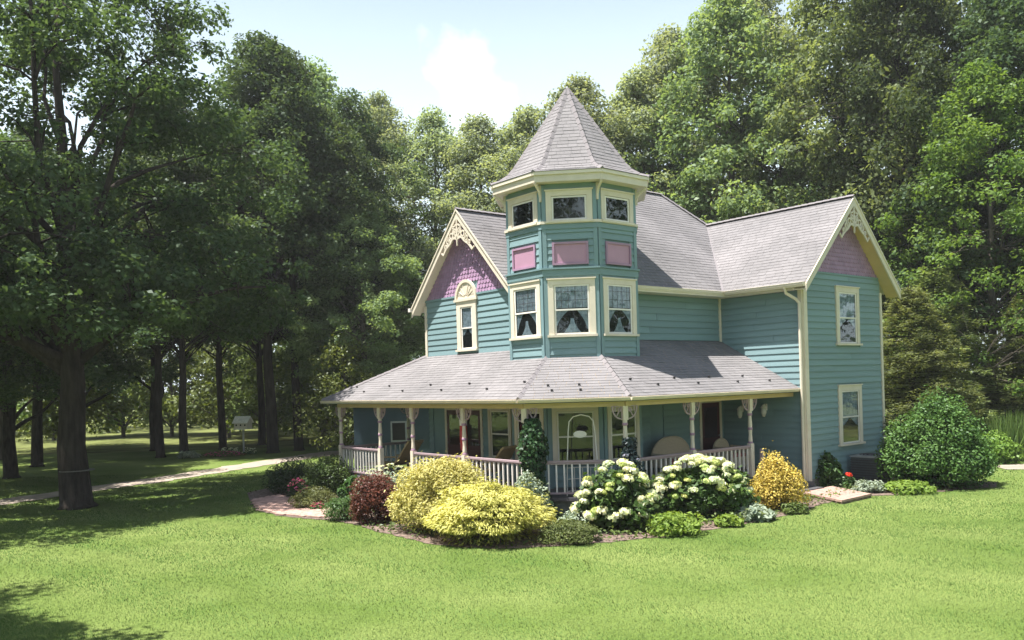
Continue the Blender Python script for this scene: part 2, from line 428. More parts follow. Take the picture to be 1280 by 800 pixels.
def tree_meshes(seed, H, base, Rc, trunk_r, leafmat, barkmat, n_clump=170, n_per=150, leaf=(.26, .17),
                clump=(.7, 1.5), lobes=None, n_limbs=14, prof=(.12, .62), flat=.65, twist=.25, fork=None, top_frac=.9):
    """a broadleaf tree: tapered trunk with limbs and twigs, and clumps of leaves spread through its crown"""
    rng = np.random.default_rng(seed)
    # clump centres
    C = []; Rr = []
    ph = rng.uniform(0, 2 * pi, 6)
    tries = 0
    while len(C) < n_clump and tries < n_clump * 40:
        tries += 1
        if lobes is not None:
            lb = lobes[rng.integers(len(lobes))]
            d = unit(rng.normal(size=3)) * rng.uniform(.2, 1) ** .45
            c = np.array(lb[:3]) + d * np.array(lb[3:6])
        else:
            t = rng.uniform(0, 1)
            pr = max(0.0, sin(pi * (prof[0] + (1 - prof[0]) * t ** prof[1]))) ** .75
            th = rng.uniform(0, 2 * pi)
            wob = 1 + twist * (sin(3 * th + ph[0] + 5 * t) * .6 + sin(5 * th + ph[1] - 7 * t) * .4)
            rr = Rc * pr * wob * rng.uniform(.12, 1) ** .5
            z = base + (H - base) * t
            c = np.array([rr * cos(th), rr * sin(th), z])
        r = rng.uniform(*clump)
        if any(np.linalg.norm(c - q) < .42 * (r + s) for q, s in zip(C[-60:], Rr[-60:])): 
            if rng.uniform() < .7: continue
        C.append(c); Rr.append(r)
    C = np.array(C); Rr = np.array(Rr)
    # wood
    mb = MB()
    n = 9; tp = []
    lean = rng.normal(size=2) * H * .015
    for i in range(n):
        t = i / (n - 1)
        tp.append(np.array([lean[0] * t + rng.normal() * .05 * H * .05 * (i > 0), lean[1] * t + rng.normal() * .05 * H * .05 * (i > 0), H * top_frac * t]))
    trad = [trunk_r * (1.35 if i == 0 else (1 - .93 * (i / (n - 1)) ** .9)) + .02 for i in range(n)]
    tp.insert(1, tp[0] * .94 + tp[1] * .06); trad.insert(1, trunk_r * 1.08)
    mb.tube([Vector(p) for p in tp], trad, 10)
    def trunk_at(z):
        z = min(max(z, 0), H * top_frac)
        f = z / (H * top_frac) * (n - 1); i = min(int(f), n - 2); u = f - i
        q = [tp[0]] + tp[2:]
        return q[i] * (1 - u) + q[i + 1] * u, trunk_r * (1 - .93 * (z / (H * top_frac)) ** .9) + .02
    nodes = []
    for k in range(n_limbs):
        j = rng.integers(len(C)); e = C[j]
        hd = np.hypot(e[0], e[1])
        z0 = max(base * .55, e[2] - hd * rng.uniform(.5, 1.0) - .5)
        if fork is not None: z0 = rng.uniform(fork[0], fork[1]) if e[2] > fork[1] else rng.uniform(fork[0] * .8, fork[0])
        z0 = min(z0, H * top_frac * .92)
        a, ra = trunk_at(z0)
        L = np.linalg.norm(e - a)
        pts = branch_path(a, e, rng, n=7, rise=.10)
        r0 = min(ra * .50, .024 * L + .05)
        rad = [r0 * (1 - .82 * i / 6) for i in range(7)]
        mb.tube([Vector(p) for p in pts], rad, 6)
        nodes += list(zip(pts[2:], rad[2:]))
    NP = np.array([p for p, _ in nodes])
    for c, r in zip(C, Rr):
        d = np.linalg.norm(NP - c, axis=1) + np.maximum(0, NP[:, 2] - c[2]) * .8
        i = int(np.argmin(d)); a, ra = NP[i], nodes[i][1]
        tz, tr = trunk_at(max(base * .6, c[2] - np.hypot(c[0], c[1]) * .6))
        if np.linalg.norm(tz - c) < d[i]: a, ra = tz, tr
        pts = branch_path(a, c, rng, n=4, rise=.08)
        r0 = min(ra * .6, .05)
        mb.tube([Vector(p) for p in pts], [r0, r0 * .75, r0 * .5, .012], 4, cap=False)
    wood = mb.mesh('trunk', barkmat)
    wood.polygons.foreach_set('use_smooth', [True] * len(wood.polygons))
    P, N, T = clump_leaves(C, Rr, n_per, rng, flat)
    sc = rng.uniform(.5, 1.4, len(P))
    crown = leaf_mesh('crown', P, N, leaf[0] * sc, leaf[1] * sc, T, leafmat, rng)
    return wood, crown

def pine_meshes(seed, H, base, Rc, trunk_r, n_per=30):
    rng = np.random.default_rng(seed)
    mb = MB()
    mb.tube([(0, 0, 0), (0, 0, .5), (.05, 0, H * .5), (0, .05, H)], [trunk_r * 1.3, trunk_r, trunk_r * .6, .03], 9)
    P = []; N = []; T = []; TG = []
    z = base
    while z < H * .98:
        f = (z - base) / (H - base)
        k = rng.integers(5, 8)
        for i in range(k):
            th = 2 * pi * (i + rng.uniform(-.3, .3)) / k
            L = Rc * (1 - f) ** .75 * rng.uniform(.65, 1.1) * (1 if f > .06 else .8) + .35
            dr = np.array([cos(th), sin(th), 0]); sidev = np.array([-sin(th), cos(th), 0])
            pts = [np.array([0, 0, z]) + dr * L * t + np.array([0, 0, L * (.18 * t - .28 * t * t)]) for t in (0, .35, .7, 1)]
            mb.tube([Vector(p) for p in pts], [.035 + .012 * L, .03 + .006 * L, .02, .008], 4, cap=False)
            m = int(n_per * L * 2.8)
            t = rng.uniform(.22, 1.03, m) ** .8
            spread = .34 * L * np.sin(np.clip(pi * (t * .9 + .05), 0, pi))
            sd = rng.uniform(-1, 1, m)
            q = (np.array([0, 0, z]) + dr * (L * t)[:, None] + sidev * (sd * spread)[:, None]
                 + np.array([0, 0, 1]) * (L * (.18 * t - .28 * t * t) + rng.normal(size=m) * .17 - .12 * np.abs(sd))[:, None])
            P.append(q); nn = rng.normal(size=(m, 3)) * .6 + np.array([0, 0, 1]); N.append(nn)
            TG.append(dr * .7 + sidev * (sd * 1.0)[:, None] + rng.normal(size=(m, 3)) * .35 + np.array([0, 0, .2]))
            ct = rng.uniform(.1, .6); T.append(ct + rng.uniform(0, .4, m) + .2 * (t - .5))
        z += rng.uniform(.32, .62) * (1.15 - .5 * f)
    P = np.concatenate(P); N = np.concatenate(N); T = np.concatenate(T); TG = np.concatenate(TG)
    wood = mb.mesh('trunk', M['bark'])
    crown = leaf_mesh('crown', P, N, .26 * rng.uniform(.6, 1.3, len(P)), .06, T, LV['pine'], rng, TG)
    return wood, crown

def shrub_crown(seed, w, d, h, lobes, n, leaf, material, up=.5, z0=.0, dens_in=.25, lump=.35, tang_up=0.0, tip=0.0, lz=1.0, peak=0.0):
    """leaves over and through a lumpy mound; lobes = number of bumps"""
    rng = np.random.default_rng(seed)
    # lumps on an upper half ellipsoid
    LC = []; LR = []
    for i in range(lobes):
        th = 2 * pi * (i * .618) + rng.uniform(-.3, .3)
        el = math.asin(min(1, max(-.25, (i + .5) / lobes * 1.2 - .2)))
        k = 1 - lump * .75
        LC.append((cos(th) * cos(el) * w / 2 * k, sin(th) * cos(el) * d / 2 * k, z0 + h * (.30 + .70 * k * max(0, sin(el))) * .86))
        LR.append(lump * rng.uniform(.6, 1.3)); g_ = rng.uniform(.88, 1.10); LC[-1] = (LC[-1][0] * g_, LC[-1][1] * g_, LC[-1][2] * g_)
    LC = np.array(LC); LR = np.array(LR)
    lt = rng.uniform(.1, .5, lobes)
    idx = rng.integers(0, lobes, n)
    dd = unit(rng.normal(size=(n, 3)))
    rad = np.where(rng.uniform(size=n) < dens_in, rng.uniform(.3, .9, n), rng.uniform(.86, 1.06, n))[:, None]
    ax = np.array([w / 2, d / 2, h * .55 * lz])
    p = LC[idx] + dd * rad * ax * LR[idx][:, None] * 1.35
    # some straight through the body so that no hole shows
    nb = n // 5
    bd = unit(rng.normal(size=(nb, 3))); bd[:, 2] = np.abs(bd[:, 2])
    pb = bd * np.array([w / 2, d / 2, h]) * (rng.uniform(.35, .88, (nb, 1))) + np.array([0, 0, z0 * .5])
    P = np.concatenate([p, pb]); Nn = np.concatenate([dd, bd])
    T = np.concatenate([lt[idx] + rng.uniform(0, .5, n), rng.uniform(0, .5, nb)])
    stray = rng.uniform(size=len(P)) < .07
    P = P * (1 + np.where(stray, rng.uniform(.02, .14, len(P)), 0))[:, None]
    P[:, :2] *= (1 - peak * np.clip(P[:, 2] / h, 0, 1) ** 1.3)[:, None]; P[:, 2] *= 1 + peak * .25 * np.clip(1 - np.hypot(P[:, 0] / w, P[:, 1] / d) * 3, 0, 1)
    keep = P[:, 2] > .02
    P, Nn, T = P[keep], Nn[keep], T[keep]
    out = unit(P - np.array([0, 0, h * .35]))
    N = Nn * .6 + rng.normal(size=P.shape) * .5 + np.array([0, 0, up])
    tg = None
    if tang_up:
        tg = out * tang_up + rng.normal(size=P.shape) * .35 + np.array([0, 0, tip])
    sc = rng.uniform(.7, 1.25, len(P))
    return leaf_mesh('foliage', P, N, leaf[0] * sc, leaf[1] * sc, T, material, rng, tg)

def stems_mesh(seed, w, d, h, n, r, material):
    rng = np.random.default_rng(seed + 77); mb = MB()
    for i in range(n):
        th = rng.uniform(0, 2 * pi); q = rng.uniform(.2, .75)
        e = (cos(th) * w / 2 * q, sin(th) * d / 2 * q, h * rng.uniform(.5, .85))
        mb.tube([(cos(th) * .06 * w, sin(th) * .06 * w, 0), (e[0] * .45, e[1] * .45, e[2] * .55), e], [r, r * .7, r * .3], 5, cap=False)
    return mb.mesh('stem', material)

# ================================================================== HOUSE
HZ = HA - pi / 2
house = empty('house', (HX, HY, 0), HZ, 'teal clapboard Victorian house with an eight sided tower, purple gables and a wraparound porch', 'house')
Z3 = Vector((0, 0, 1))
def frame(o, n):
    n = Vector((n[0], n[1], 0)).normalized(); u = Z3.cross(n)
    m = Matrix((( u.x, -n.x, 0, o[0]), (u.y, -n.y, 0, o[1]), (0, 0, 1, o[2]), (0, 0, 0, 1)))
    return m
T8 = tan(R(22.5))
TCX, TCY, TRA = -.904, 1.217, 1.777
TT = TRA * T8

# ---- clapboards: one object each
_b = MB()
_b.add([(0, 0, 0), (1, 0, 0), (1, -1, 0), (0, -1, 0), (0, 0, 1.06), (1, 0, 1.06), (1, -.25, 1.06), (0, -.25, 1.06)],
       [(0, 1, 2, 3), (7, 6, 5, 4), (3, 2, 6, 7), (1, 0, 4, 5), (2, 1, 5, 6), (0, 3, 7, 4)])
CLAP = _b.mesh('clapboard', M['teal'])
boards = []
def clap(parent, F, u0, u1, z0, z1, holes=(), exp=.185, clip=None, t=.034, prio=0):
    n = max(1, round((z1 - z0) / exp)); e = (z1 - z0) / n
    for i in range(n):
        z = z0 + i * e; zm = z + e * .5
        a, b = (u0, u1) if clip is None else clip(zm)
        segs = [(a, b)]
        for (ha, hb, hza, hzb) in holes:
            if hza < zm < hzb:
                ns = []
                for (p, q) in segs:
                    if hb <= p or ha >= q: ns.append((p, q)); continue
                    if ha > p: ns.append((p, ha))
                    if hb < q: ns.append((hb, q))
                segs = ns
        sp_ = []
        for p, q in segs:          # butt joints in the longer courses
            if q - p > 2.6 and len(boards) % 3 == 0:
                c_ = p + (q - p) * random.Random(len(boards) + i * 7).uniform(.3, .7); sp_ += [(p, c_ - .003), (c_ + .003, q)]
            else: sp_.append((p, q))
        for p, q in sp_:
            if q - p < .05: continue
            jr = random.Random(len(boards)); m = F @ Matrix.Translation((p, -.001, z + jr.uniform(-.004, .004))) @ Matrix.Rotation(jr.uniform(-.0012, .0012), 4, 'Y') @ Matrix.Diagonal((q - p, t * jr.uniform(.85, 1.15), e, 1))
            boards.append((prio, parent, m))
def flush_boards():
    boards.sort(key=lambda b: b[0])
    for pr, pa, m in boards[:300]:
        place('clapboard', CLAP, pa, m)
    rest = boards[300:]
    if rest:
        mb = MB(); cv = [v.co.copy() for v in CLAP.vertices]; cf = [tuple(p.vertices) for p in CLAP.polygons]
        for pr, pa, m in rest: mb.add([m @ v for v in cv], cf)
        tag(mb.build('clapboard', M['teal'], house), kind='stuff')

def wall_poly(name, F, poly, th=.10, material='teal'):
    """flat wall body behind the boards; poly in (u, z)"""
    mb = MB()
    mb.prism([F @ Vector((u, .006, z)) for u, z in poly], F.to_3x3() @ Vector((0, th, 0)))
    return mb.build(name, M[material], house)

def board(name, F, u0, u1, z0, z1, out, material, parent=None, inn=.0):
    mb = MB(); mb.box(u0, u1, -out, -inn, z0, z1)
    return mb.build(name, M[material], parent or house, mtx=F)

# ---- windows
def window(F, u, z, w, h, cw=.12, case='cream', kind='sash', head=.0, curtain='lace', sillw=.06, label=None):
    """F wall frame; casing outer w x h with its bottom middle at (u, z)"""
    Fw = F @ Matrix.Translation((u, 0, z))
    mb = MB(); d = .062
    hh = cw + head
    mb.box(-w / 2, -w / 2 + cw, -d, 0, 0, h - hh); mb.box(w / 2 - cw, w / 2, -d, 0, 0, h - hh)
    mb.box(-w / 2, w / 2, -d, 0, h - hh, h)
    mb.box(-w / 2 - .03, w / 2 + .03, -d - .03, 0, h, h + .035)
    # inner stop
    mb.box(-w / 2 + cw, -w / 2 + cw + .018, -d + .022, 0, 0, h - hh); mb.box(w / 2 - cw - .018, w / 2 - cw, -d + .022, 0, 0, h - hh)
    wo = mb.build('window', M[case], house, mtx=Fw)
    if label: wo['label'] = label
    s = MB(); s.box(-w / 2 - sillw, w / 2 + sillw, -d - .05, 0, -.06, 0)
    s.build('sill', M['white' if case != 'cream' else 'cream'], wo)
    a = w / 2 - cw - .02; top = h - hh
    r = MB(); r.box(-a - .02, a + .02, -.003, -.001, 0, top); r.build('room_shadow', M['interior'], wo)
    fw = .042
    def sash(z0, z1, y):
        f = MB()
        f.box(-a, -a + fw, y - .018, y, z0, z1); f.box(a - fw, a, y - .018, y, z0, z1)
        f.box(-a + fw, a - fw, y - .018, y, z0, z0 + fw); f.box(-a + fw, a - fw, y - .018, y, z1 - fw, z1)
        so = f.build('sash', M['white'], wo)
        p = MB(); p.box(-a + fw, a - fw, y - .011, y - .007, z0 + fw, z1 - fw); p.build('pane', M['glass'], wo)
        return so
    if kind == 'fixed':
        sash(.01, top - .01, -.022)
        return wo
    mid = top * .5
    sash(mid - .02, top - .005, -.026); sash(.008, mid + .02, -.016)
    if curtain == 'none': return wo
    c = MB()
    y = -.0065
    if curtain == 'lace':          # valance above, tied-back swags and a middle fall below
        n = 16; vr = random.Random(int(u * 1000 + F[0][3] * 700)); va_, vb_ = vr.uniform(.50, .70), vr.uniform(.50, .70)
        def sheet(fx0, fx1, z0f, z1f):
            for k in range(n):
                t0, t1 = k / n, (k + 1) / n
                za, zb = z1f + (z0f - z1f) * t0, z1f + (z0f - z1f) * t1
                o = .002 * (k % 2)
                c.add([(fx0(t0), y - o, za), (fx1(t0), y - o, za), (fx1(t1), y - .002 + o, zb), (fx0(t1), y - .002 + o, zb)], [(0, 1, 2, 3)])
        # gathered valance with folds
        nf = 18
        for k in range(nf):
            x0, x1 = -a + fw + (2 * a - 2 * fw) * k / nf, -a + fw + (2 * a - 2 * fw) * (k + 1) / nf
            yo = .004 * (k % 2)
            dz = .05 * sin(k * 1.3)
            c.add([(x0, y - yo, mid + .05), (x1, y - .004 + yo, mid + .05), (x1, y - .004 + yo, top - .03), (x0, y - yo, top - .03)], [(0, 1, 2, 3)])
        sheet(lambda t: -a + fw, lambda t: -a + fw + (a * va_) * (1 - t) ** 1.6 + .03, mid * vr.uniform(.2, .45), mid)
        sheet(lambda t: a - fw - (a * vb_) * (1 - t) ** 1.6 - .03, lambda t: a - fw, mid * vr.uniform(.2, .45), mid)
        sheet(lambda t: -a * (.10 + .42 * t * t), lambda t: a * (.10 + .42 * t * t), .05, mid * .66)
    else:                           # plain pair of nets
        nf = 14
        for k in range(nf):
            x0, x1 = -a + fw + (2 * a - 2 * fw) * k / nf, -a + fw + (2 * a - 2 * fw) * (k + 1) / nf
            yo = .004 * (k % 2)
            if curtain == 'half' : zb = mid - .02 - .35 * mid * abs((k + .5) / nf - .5) * 2
            else: zb = .12 + .5 * mid * (1 - abs((k + .5) / nf - .5) * 2)
            c.add([(x0, y - yo, zb), (x1, y - .004 + yo, zb), (x1, y - .004 + yo, top - .03), (x0, y - yo, top - .03)], [(0, 1, 2, 3)])
    c.build('curtain', M['lace'], wo)
    # leaded bars
    if kind == 'lead':
        l = MB()
        for k in range(1, 5):
            x = -a + 2 * a * k / 5; l.box(x - .005, x + .005, -.040, -.036, mid + .03, top - .05)
        for zz in (mid + (top - mid) * .38, mid + (top - mid) * .72): l.box(-a + fw, a - fw, -.0405, -.0365, zz - .005, zz + .005)
        l.build('glazing_bar', M['iron'], wo)
    return wo

# ---- roofs
def shingles(mb, A, B, C, D, exp=.145, seed=0, tab=.3):
    A, B, C, D = map(Vector, (A, B, C, D)); rnd = random.Random(seed)
    ex = (B - A).normalized(); nn = (B - A).cross(D - A)
    if nn.length < 1e-6: nn = (B - A).cross(C - A)
    nn.normalize(); ey = nn.cross(ex)
    H_ = (D - A).dot(ey); n = max(1, round(H_ / exp)); e = H_ / n
    xl = lambda s: (D - A).dot(ex) * s
    xr = lambda s: (B - A).dot(ex) + (C - B).dot(ex) * s
    for i in range(n):
        s0 = i / n; s1 = min(1.0, (i + 1.15) / n)
        x = xl(s0) - rnd.uniform(0, tab); R0, R1, L0, L1 = xr(s0), xr(s1), xl(s0), xl(s1)
        xm0 = min(L0, L1); x = min(x, xm0); xm1 = max(R0, R1)
        while x < xm1:
            w = tab * rnd.uniform(.75, 1.2); x2 = x + w
            a0, b0 = max(x, L0), min(x2 - .006, R0); a1, b1 = max(x, L1), min(x2 - .006, R1)
            x = x2
            if b0 <= a0 and b1 <= a1: continue
            b0 = max(b0, a0); b1 = max(b1, a1)
            lift = .011 + rnd.uniform(0, .006)
            P = lambda xx, ss, l: A + ex * xx + ey * (H_ * ss) + nn * l
            vs = [P(a0, s0, 0), P(b0, s0, 0), P(a0, s0, lift), P(b0, s0, lift), P(b1, s1, .004), P(a1, s1, .004)]
            mb.add(vs, [(0, 1, 3, 2), (2, 3, 4, 5)], rnd.random())
def roof_plane(A, B, C, D, seed=0, th=.10, deck='cream', name='roof'):
    A, B, C, D = map(Vector, (A, B, C, D))
    nn = (B - A).cross(D - A).normalized()
    mb = MB(); mb.prism([A, B, C, D], -nn * th)
    r = mb.build(name, M[deck], house)
    sm = MB(); shingles(sm, A, B, C, D, seed=seed)
    tag(sm.build('shingle', M['shingle'], r), kind='stuff')
    return r
def cap(pts, w=.2, parent=None):
    mb = MB()
    for a, b in zip(pts[:-1], pts[1:]):
        a, b = Vector(a), Vector(b); n = max(1, int((b - a).length / .25))
        for i in range(n):
            p, q = a.lerp(b, i / n), a.lerp(b, (i + 1.1) / n)
            d = (q - p).normalized(); sd = d.cross(Z3).normalized(); up = sd.cross(d)
            mb.add([p - sd * w / 2 - up * .02, p + up * .05, p + sd * w / 2 - up * .02, q - sd * w / 2 - up * .03, q + up * .035, q + sd * w / 2 - up * .03],
                   [(0, 1, 4, 3), (1, 2, 5, 4), (0, 2, 1)], random.random())
    return mb.build('ridge_cap', M['cap'], parent or house)

EZ = 6.05
# main block bodies
mb = MB(); mb.box(-6.70, -.06, .12, 11.3, 0, EZ - .05); core = mb.build('main_wall', M['teal'], house)
mb = MB(); mb.box(-.05, 2.88, 6.9, 11.31, 0, EZ - .05); mb.build('wing_wall', M['teal'], house)

# ---------------- front gable wall (faces -Y), centre X = -4.42
GX, GA, GHW = -4.42, 8.82, 2.72
FG = frame((GX, 0, 0), (0, -1))
gs = (GA - 5.95) / GHW
wl, wr = -2.34, 2.30
zt = lambda u: GA - .14 - gs * abs(u)
fg = wall_poly('front_wall', FG, [(wl, .5), (4.42, .5), (4.42, 6.0), (wr, 6.0), (wr, zt(wr)), (0, zt(0)), (wl, zt(wl))])
PZ = 6.18
clap(fg, FG, wl + .10, 2.4, 4.36, PZ - .02, [(-.56, .56, 4.4, 6.6)], prio=0)
board('band_board', FG, wl, 2.4, PZ - .03, PZ + .03, .045, 'teal_trim')
# fish-scale shingles
def fish(F, cu, zA, slope, z0, holes, seed, inset=.12):
    mb = MB(); rnd = random.Random(seed); e = .13; w = .15; i = 0; z = z0
    while True:
        hw = (zA - z) / slope - inset
        if hw < .1: break
        x = -hw + (w / 2 if i % 2 else 0) - w
        while x < hw:
            xa, xb = max(x + .006, -hw), min(x + w - .006, hw); xm = (xa + xb) / 2
            x += w
            if xb - xa < .03: continue
            if any(a < xm < b and c < z + .06 < d for a, b, c, d in holes): continue
            o = .026 + rnd.uniform(0, .006); q = (xb - xa)
            zz = z - .02
            pts = [(xa, zz + .06), (xa + q * .12, zz + .02), (xa + q * .34, zz), (xa + q * .66, zz), (xb - q * .12, zz + .02), (xb, zz + .06)]
            top = min(z + e * 1.1, zA - slope * (abs(xm) + q * .5) )
            if top < zz + .07: top = zz + .07
            vs = [F @ Vector((cu + a, -o, b)) for a, b in pts] + [F @ Vector((cu + xb, -.006, top)), F @ Vector((cu + xa, -.006, top))]
            vs += [F @ Vector((cu + a, 0, b)) for a, b in pts]
            t = rnd.random()
            mb.add(vs, [(0, 1, 2, 3, 4, 5, 6, 7)] + [(8 + k, 8 + k + 1, k + 1, k) for k in range(5)], t)
        z += e; i += 1
    return mb
tag(fish(FG, 0, GA - .16, gs, PZ + .03, [(-.52, .52, 5, 6.62)], 5).build('scalloped_shingle', M['purple'], fg), kind='stuff')
window(FG, 0.0, 4.50, 1.02, 1.52, cw=.20, curtain='half', sillw=.04, label='narrow window under an arched cream panel')
# arched panel over the narrow window
mb = MB(); n = 14; A0 = [( .52 * cos(pi * k / n), 6.06 + .56 * sin(pi * k / n)) for k in range(n + 1)]
mb.prism([FG @ Vector((a, -.045, b)) for a, b in A0], FG.to_3x3() @ Vector((0, .045, 0)))
ap = mb.build('arched_panel', M['cream'], house)
mb = MB(); mb.ribbon([(.52 * cos(pi * k / n), 6.06 + .56 * sin(pi * k / n)) for k in range(n + 1)], .085, .06, FG @ Matrix.Translation((0, -.05, 0)))
mb.box(-.60, .60, -.10, 0, 6.0, 6.07, FG)
for k in range(-3, 4):
    th = pi / 2 + k * .36
    mb.beam(FG @ Vector((.10 * cos(th), -.05, 6.10 + .10 * sin(th))), FG @ Vector((.40 * cos(th), -.05, 6.10 + .42 * sin(th))), .02, .02)
mb.build('arch_moulding', M['cream'], ap)

# ---------------- gable trim
def gable_trim(F, zA, hw, zE, og, seed):
    s_ = (zA - zE) / hw; L = sqrt(1 + s_ * s_)
    for sg in (-1, 1):
        mb = MB(); dv = .17 * L
        mb.prism([F @ Vector(p) for p in [(0, -og - .03, zA - .02), (sg * hw, -og - .03, zE - .02), (sg * hw, -og - .03, zE - .02 - dv), (0, -og - .03, zA - .02 - dv)]], F.to_3x3() @ Vector((0, .045, 0)))
        rk = mb.build('rake_board', M['cream'], house)
        mb = MB(); mb.prism([F @ Vector(p) for p in [(0, -og - .055, zA + .012), (sg * hw, -og - .055, zE + .012), (sg * hw, -og - .055, zE - .05), (0, -og - .055, zA - .05)]], F.to_3x3() @ Vector((0, .03, 0)))
        mb.build('rake_moulding', M['cream'], rk)
        mb = MB(); k = .13 * L
        mb.prism([F @ Vector(p) for p in [(0, -og + .016, zA - k), (sg * (hw - .02), -og + .016, zE - k + .02 * s_), (sg * (hw - .02), 0.02, zE - k + .02 * s_), (0, 0.02, zA - k)]], Vector((0, 0, -.025)))
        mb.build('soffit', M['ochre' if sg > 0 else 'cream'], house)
    # fretwork hanging in the peak
    fb = MB(); dv = .17 * L; z0 = zA - .02 - dv
    Fm = F @ Matrix.Translation((0, -og - .012, 0)); t = .035
    fb.ribbon([(0, z0 + .1), (0, z0 - .55), (0, z0 - .86)], [.05, .07, .03], t, Fm)
    def arc(cx, cz, r, a0, a1, w, n=12):
        fb.ribbon([(cx + r * cos(a0 + (a1 - a0) * i / n), cz + r * sin(a0 + (a1 - a0) * i / n)) for i in range(n + 1)], w, t, Fm)
    for sg in (-1, 1):
        f = lambda a: a if sg > 0 else pi - a
        # big curve from the pendant out to the rake and small scrolls within
        fb.ribbon([(sg * x, z) for x, z in [(.0, z0 - .62), (.09, z0 - .52), (.17, z0 - .36), (.20, z0 - .26)]], .055, t, Fm)
        fb.ribbon([(sg * x, z) for x, z in [(.0, z0 - .66), (.13, z0 - .60), (.25, z0 - .62), (.36, z0 - .72), (.46, z0 - .80), (.56, z0 - .84), (.66, z0 - .94), (.76, z0 - 1.06), (.86, z0 - .86 * s_ - .08)]],
                  [.06, .08, .07, .09, .07, .09, .07, .06, .04], t, Fm)
        arc(sg * .14, z0 - .40, .075, 0, 2 * pi, .045)
        arc(sg * .30, z0 - .52, .085, 0, 2 * pi, .045)
        arc(sg * .47, z0 - .68, .075, 0, 2 * pi, .045)
        arc(sg * .62, z0 - .82, .055, 0, 2 * pi, .04)
        fb.ribbon([(sg * x, z) for x, z in [(.40, z0 - .72), (.47, z0 - .58), (.47, z0 - .47 * s_ - .03)]], .05, t, Fm)
        fb.ribbon([(sg * x, z) for x, z in [(.05, z0 - .20), (.10, z0 - .24), (.22, z0 - .20 * s_ - .05)]], .045, t, Fm)
    fb.build('gable_fretwork', M['cream'], house)
gable_trim(FG, GA, GHW, 5.95, .30, 1)
# front gable roof planes run back into the main roof
roof_plane((GX - GHW, 4.2, 5.95), (GX - GHW, -.33, 5.95), (GX, -.33, GA), (GX, 4.2, GA), 11)
roof_plane((GX + GHW, -.33, 5.95), (GX + GHW, 2.5, 5.95), (GX, 4.2, GA), (GX, -.33, GA), 12)
cap([(GX, -.35, GA + .02), (GX, 3.3, GA + .02)])
# corner board and gutter return at the far left
board('corner_board', FG, wl - .01, wl + .11, 4.3, 6.02, .05, 'cream')
mb = MB(); mb.beam((-7.16, -.40, 5.93), (-7.16, 6, 5.93), .12, .12); mb.build('gutter', M['white'], house)

# ---------------- main roof
s1 = (8.83 - EZ) / 2.7
roof_plane((.5, .2, EZ), (.5, 6.33, EZ), (-2.2, 9.1, 8.83), (-2.2, 2.6, 8.83), 13)
roof_plane((-2.2, 2.4, 8.83), (-2.2, 9.18, 8.83), (-3.38, 8.0, 10.05), (-3.38, 3.4, 10.05), 14)
roof_plane((-7.26, 11.88, EZ), (-7.26, 1.0, EZ), (-3.38, 3.4, 10.05), (-3.38, 8.0, 10.05), 15)
roof_plane((.5, 11.88, EZ), (-7.26, 11.88, EZ), (-3.38, 8.0, 10.05), (-3.38, 8.0, 10.05), 16)
roof_plane((-6.6, .35, 6.9), (-.3, .35, 6.9), (-3.38, 3.4, 10.05), (-3.38, 3.4, 10.05), 17)
cap([(-3.38, 3.4, 10.07), (-3.38, 8.0, 10.07)]); cap([(-3.38, 8.0, 10.07), (-2.2, 9.16, 8.86)])
# wing roof
WY0, WY1, WR = 6.315, 11.885, 9.1
roof_plane((.5, WY0, EZ), (3.37, WY0, EZ), (3.37, WR, 8.83), (-2.2, WR, 8.83), 18)
roof_plane((3.37, WY1, EZ), (-.5, WY1, EZ), (-2.2, WR, 8.83), (3.37, WR, 8.83), 19)
cap([(-2.2, WR, 8.86), (3.40, WR, 8.86)])
mb = MB(); mb.beam((.52, WY0 + .0, EZ + .02), (-2.2, WR, 8.845), .22, .012, (-.35, .35, .9)); mb.build('valley_flashing', M['cap'], house)

# ---------------- walls facing +X
FX0 = frame((0, 0, 0), (1, 0))
w_side = wall_poly('side_wall', FX0, [(.2, .5), (6.82, .5), (6.82, EZ), (.2, EZ)])
clap(w_side, FX0, 1.6, 6.79, 4.56, 5.93, prio=0)
board('frieze_board', FX0, 1.2, 6.78, 5.90, 6.0, .05, 'cream')
board('corner_board', FX0, 6.70, 6.79, 4.4, 5.9, .06, 'cream')
mb = MB(); mb.box(.02, .56, 1.0, 6.80, 5.90, 5.94); mb.build('soffit', M['cream'], house)
def gutter(a, b, k=1.0):
    mb = MB(); a, b = Vector(a), Vector(b)
    d = (b - a).normalized(); o = d.cross(Z3)
    prof = [(0, -.06), (.07, -.06), (.11, 0), (.12, .05), (.13, .06), (.12, .066), (0, .066)]
    vs = [a + o * p * k + Z3 * q * k for p, q in prof]; mb.prism(vs, b - a)
    return mb.build('gutter', M['cream'], house)
gutter((.50, .5, EZ - .05), (.50, 6.31, EZ - .05)); gutter((.635, WY0, EZ - .05), (3.36, WY0, EZ - .05))
def downspout(pts, r=.04):
    mb = MB(); mb.tube(pts, r, 8); return mb.build('downspout', M['cream'], house)
downspout([(.56, 2.02, 5.95), (.50, 1.98, 5.84), (.20, 1.92, 5.68), (.07, 1.9, 5.56), (.07, 1.9, 4.62)])

# ---------------- wing front wall (faces -Y at Y = 6.815)
FW = frame((0, 6.815, 0), (0, -1))
w_wf = wall_poly('wing_front_wall', FW, [(0, 0), (2.955, 0), (2.955, EZ), (0, EZ)])
clap(w_wf, FW, .02, 2.85, .30, 5.93, prio=1)
board('frieze_board', FW, 0.05, 2.86, 5.90, 6.0, .05, 'cream')
mb = MB(); mb.box(.562, 3.0, WY0 + .02, 6.80, 5.90, 5.94); mb.build('soffit', M['cream'], house)
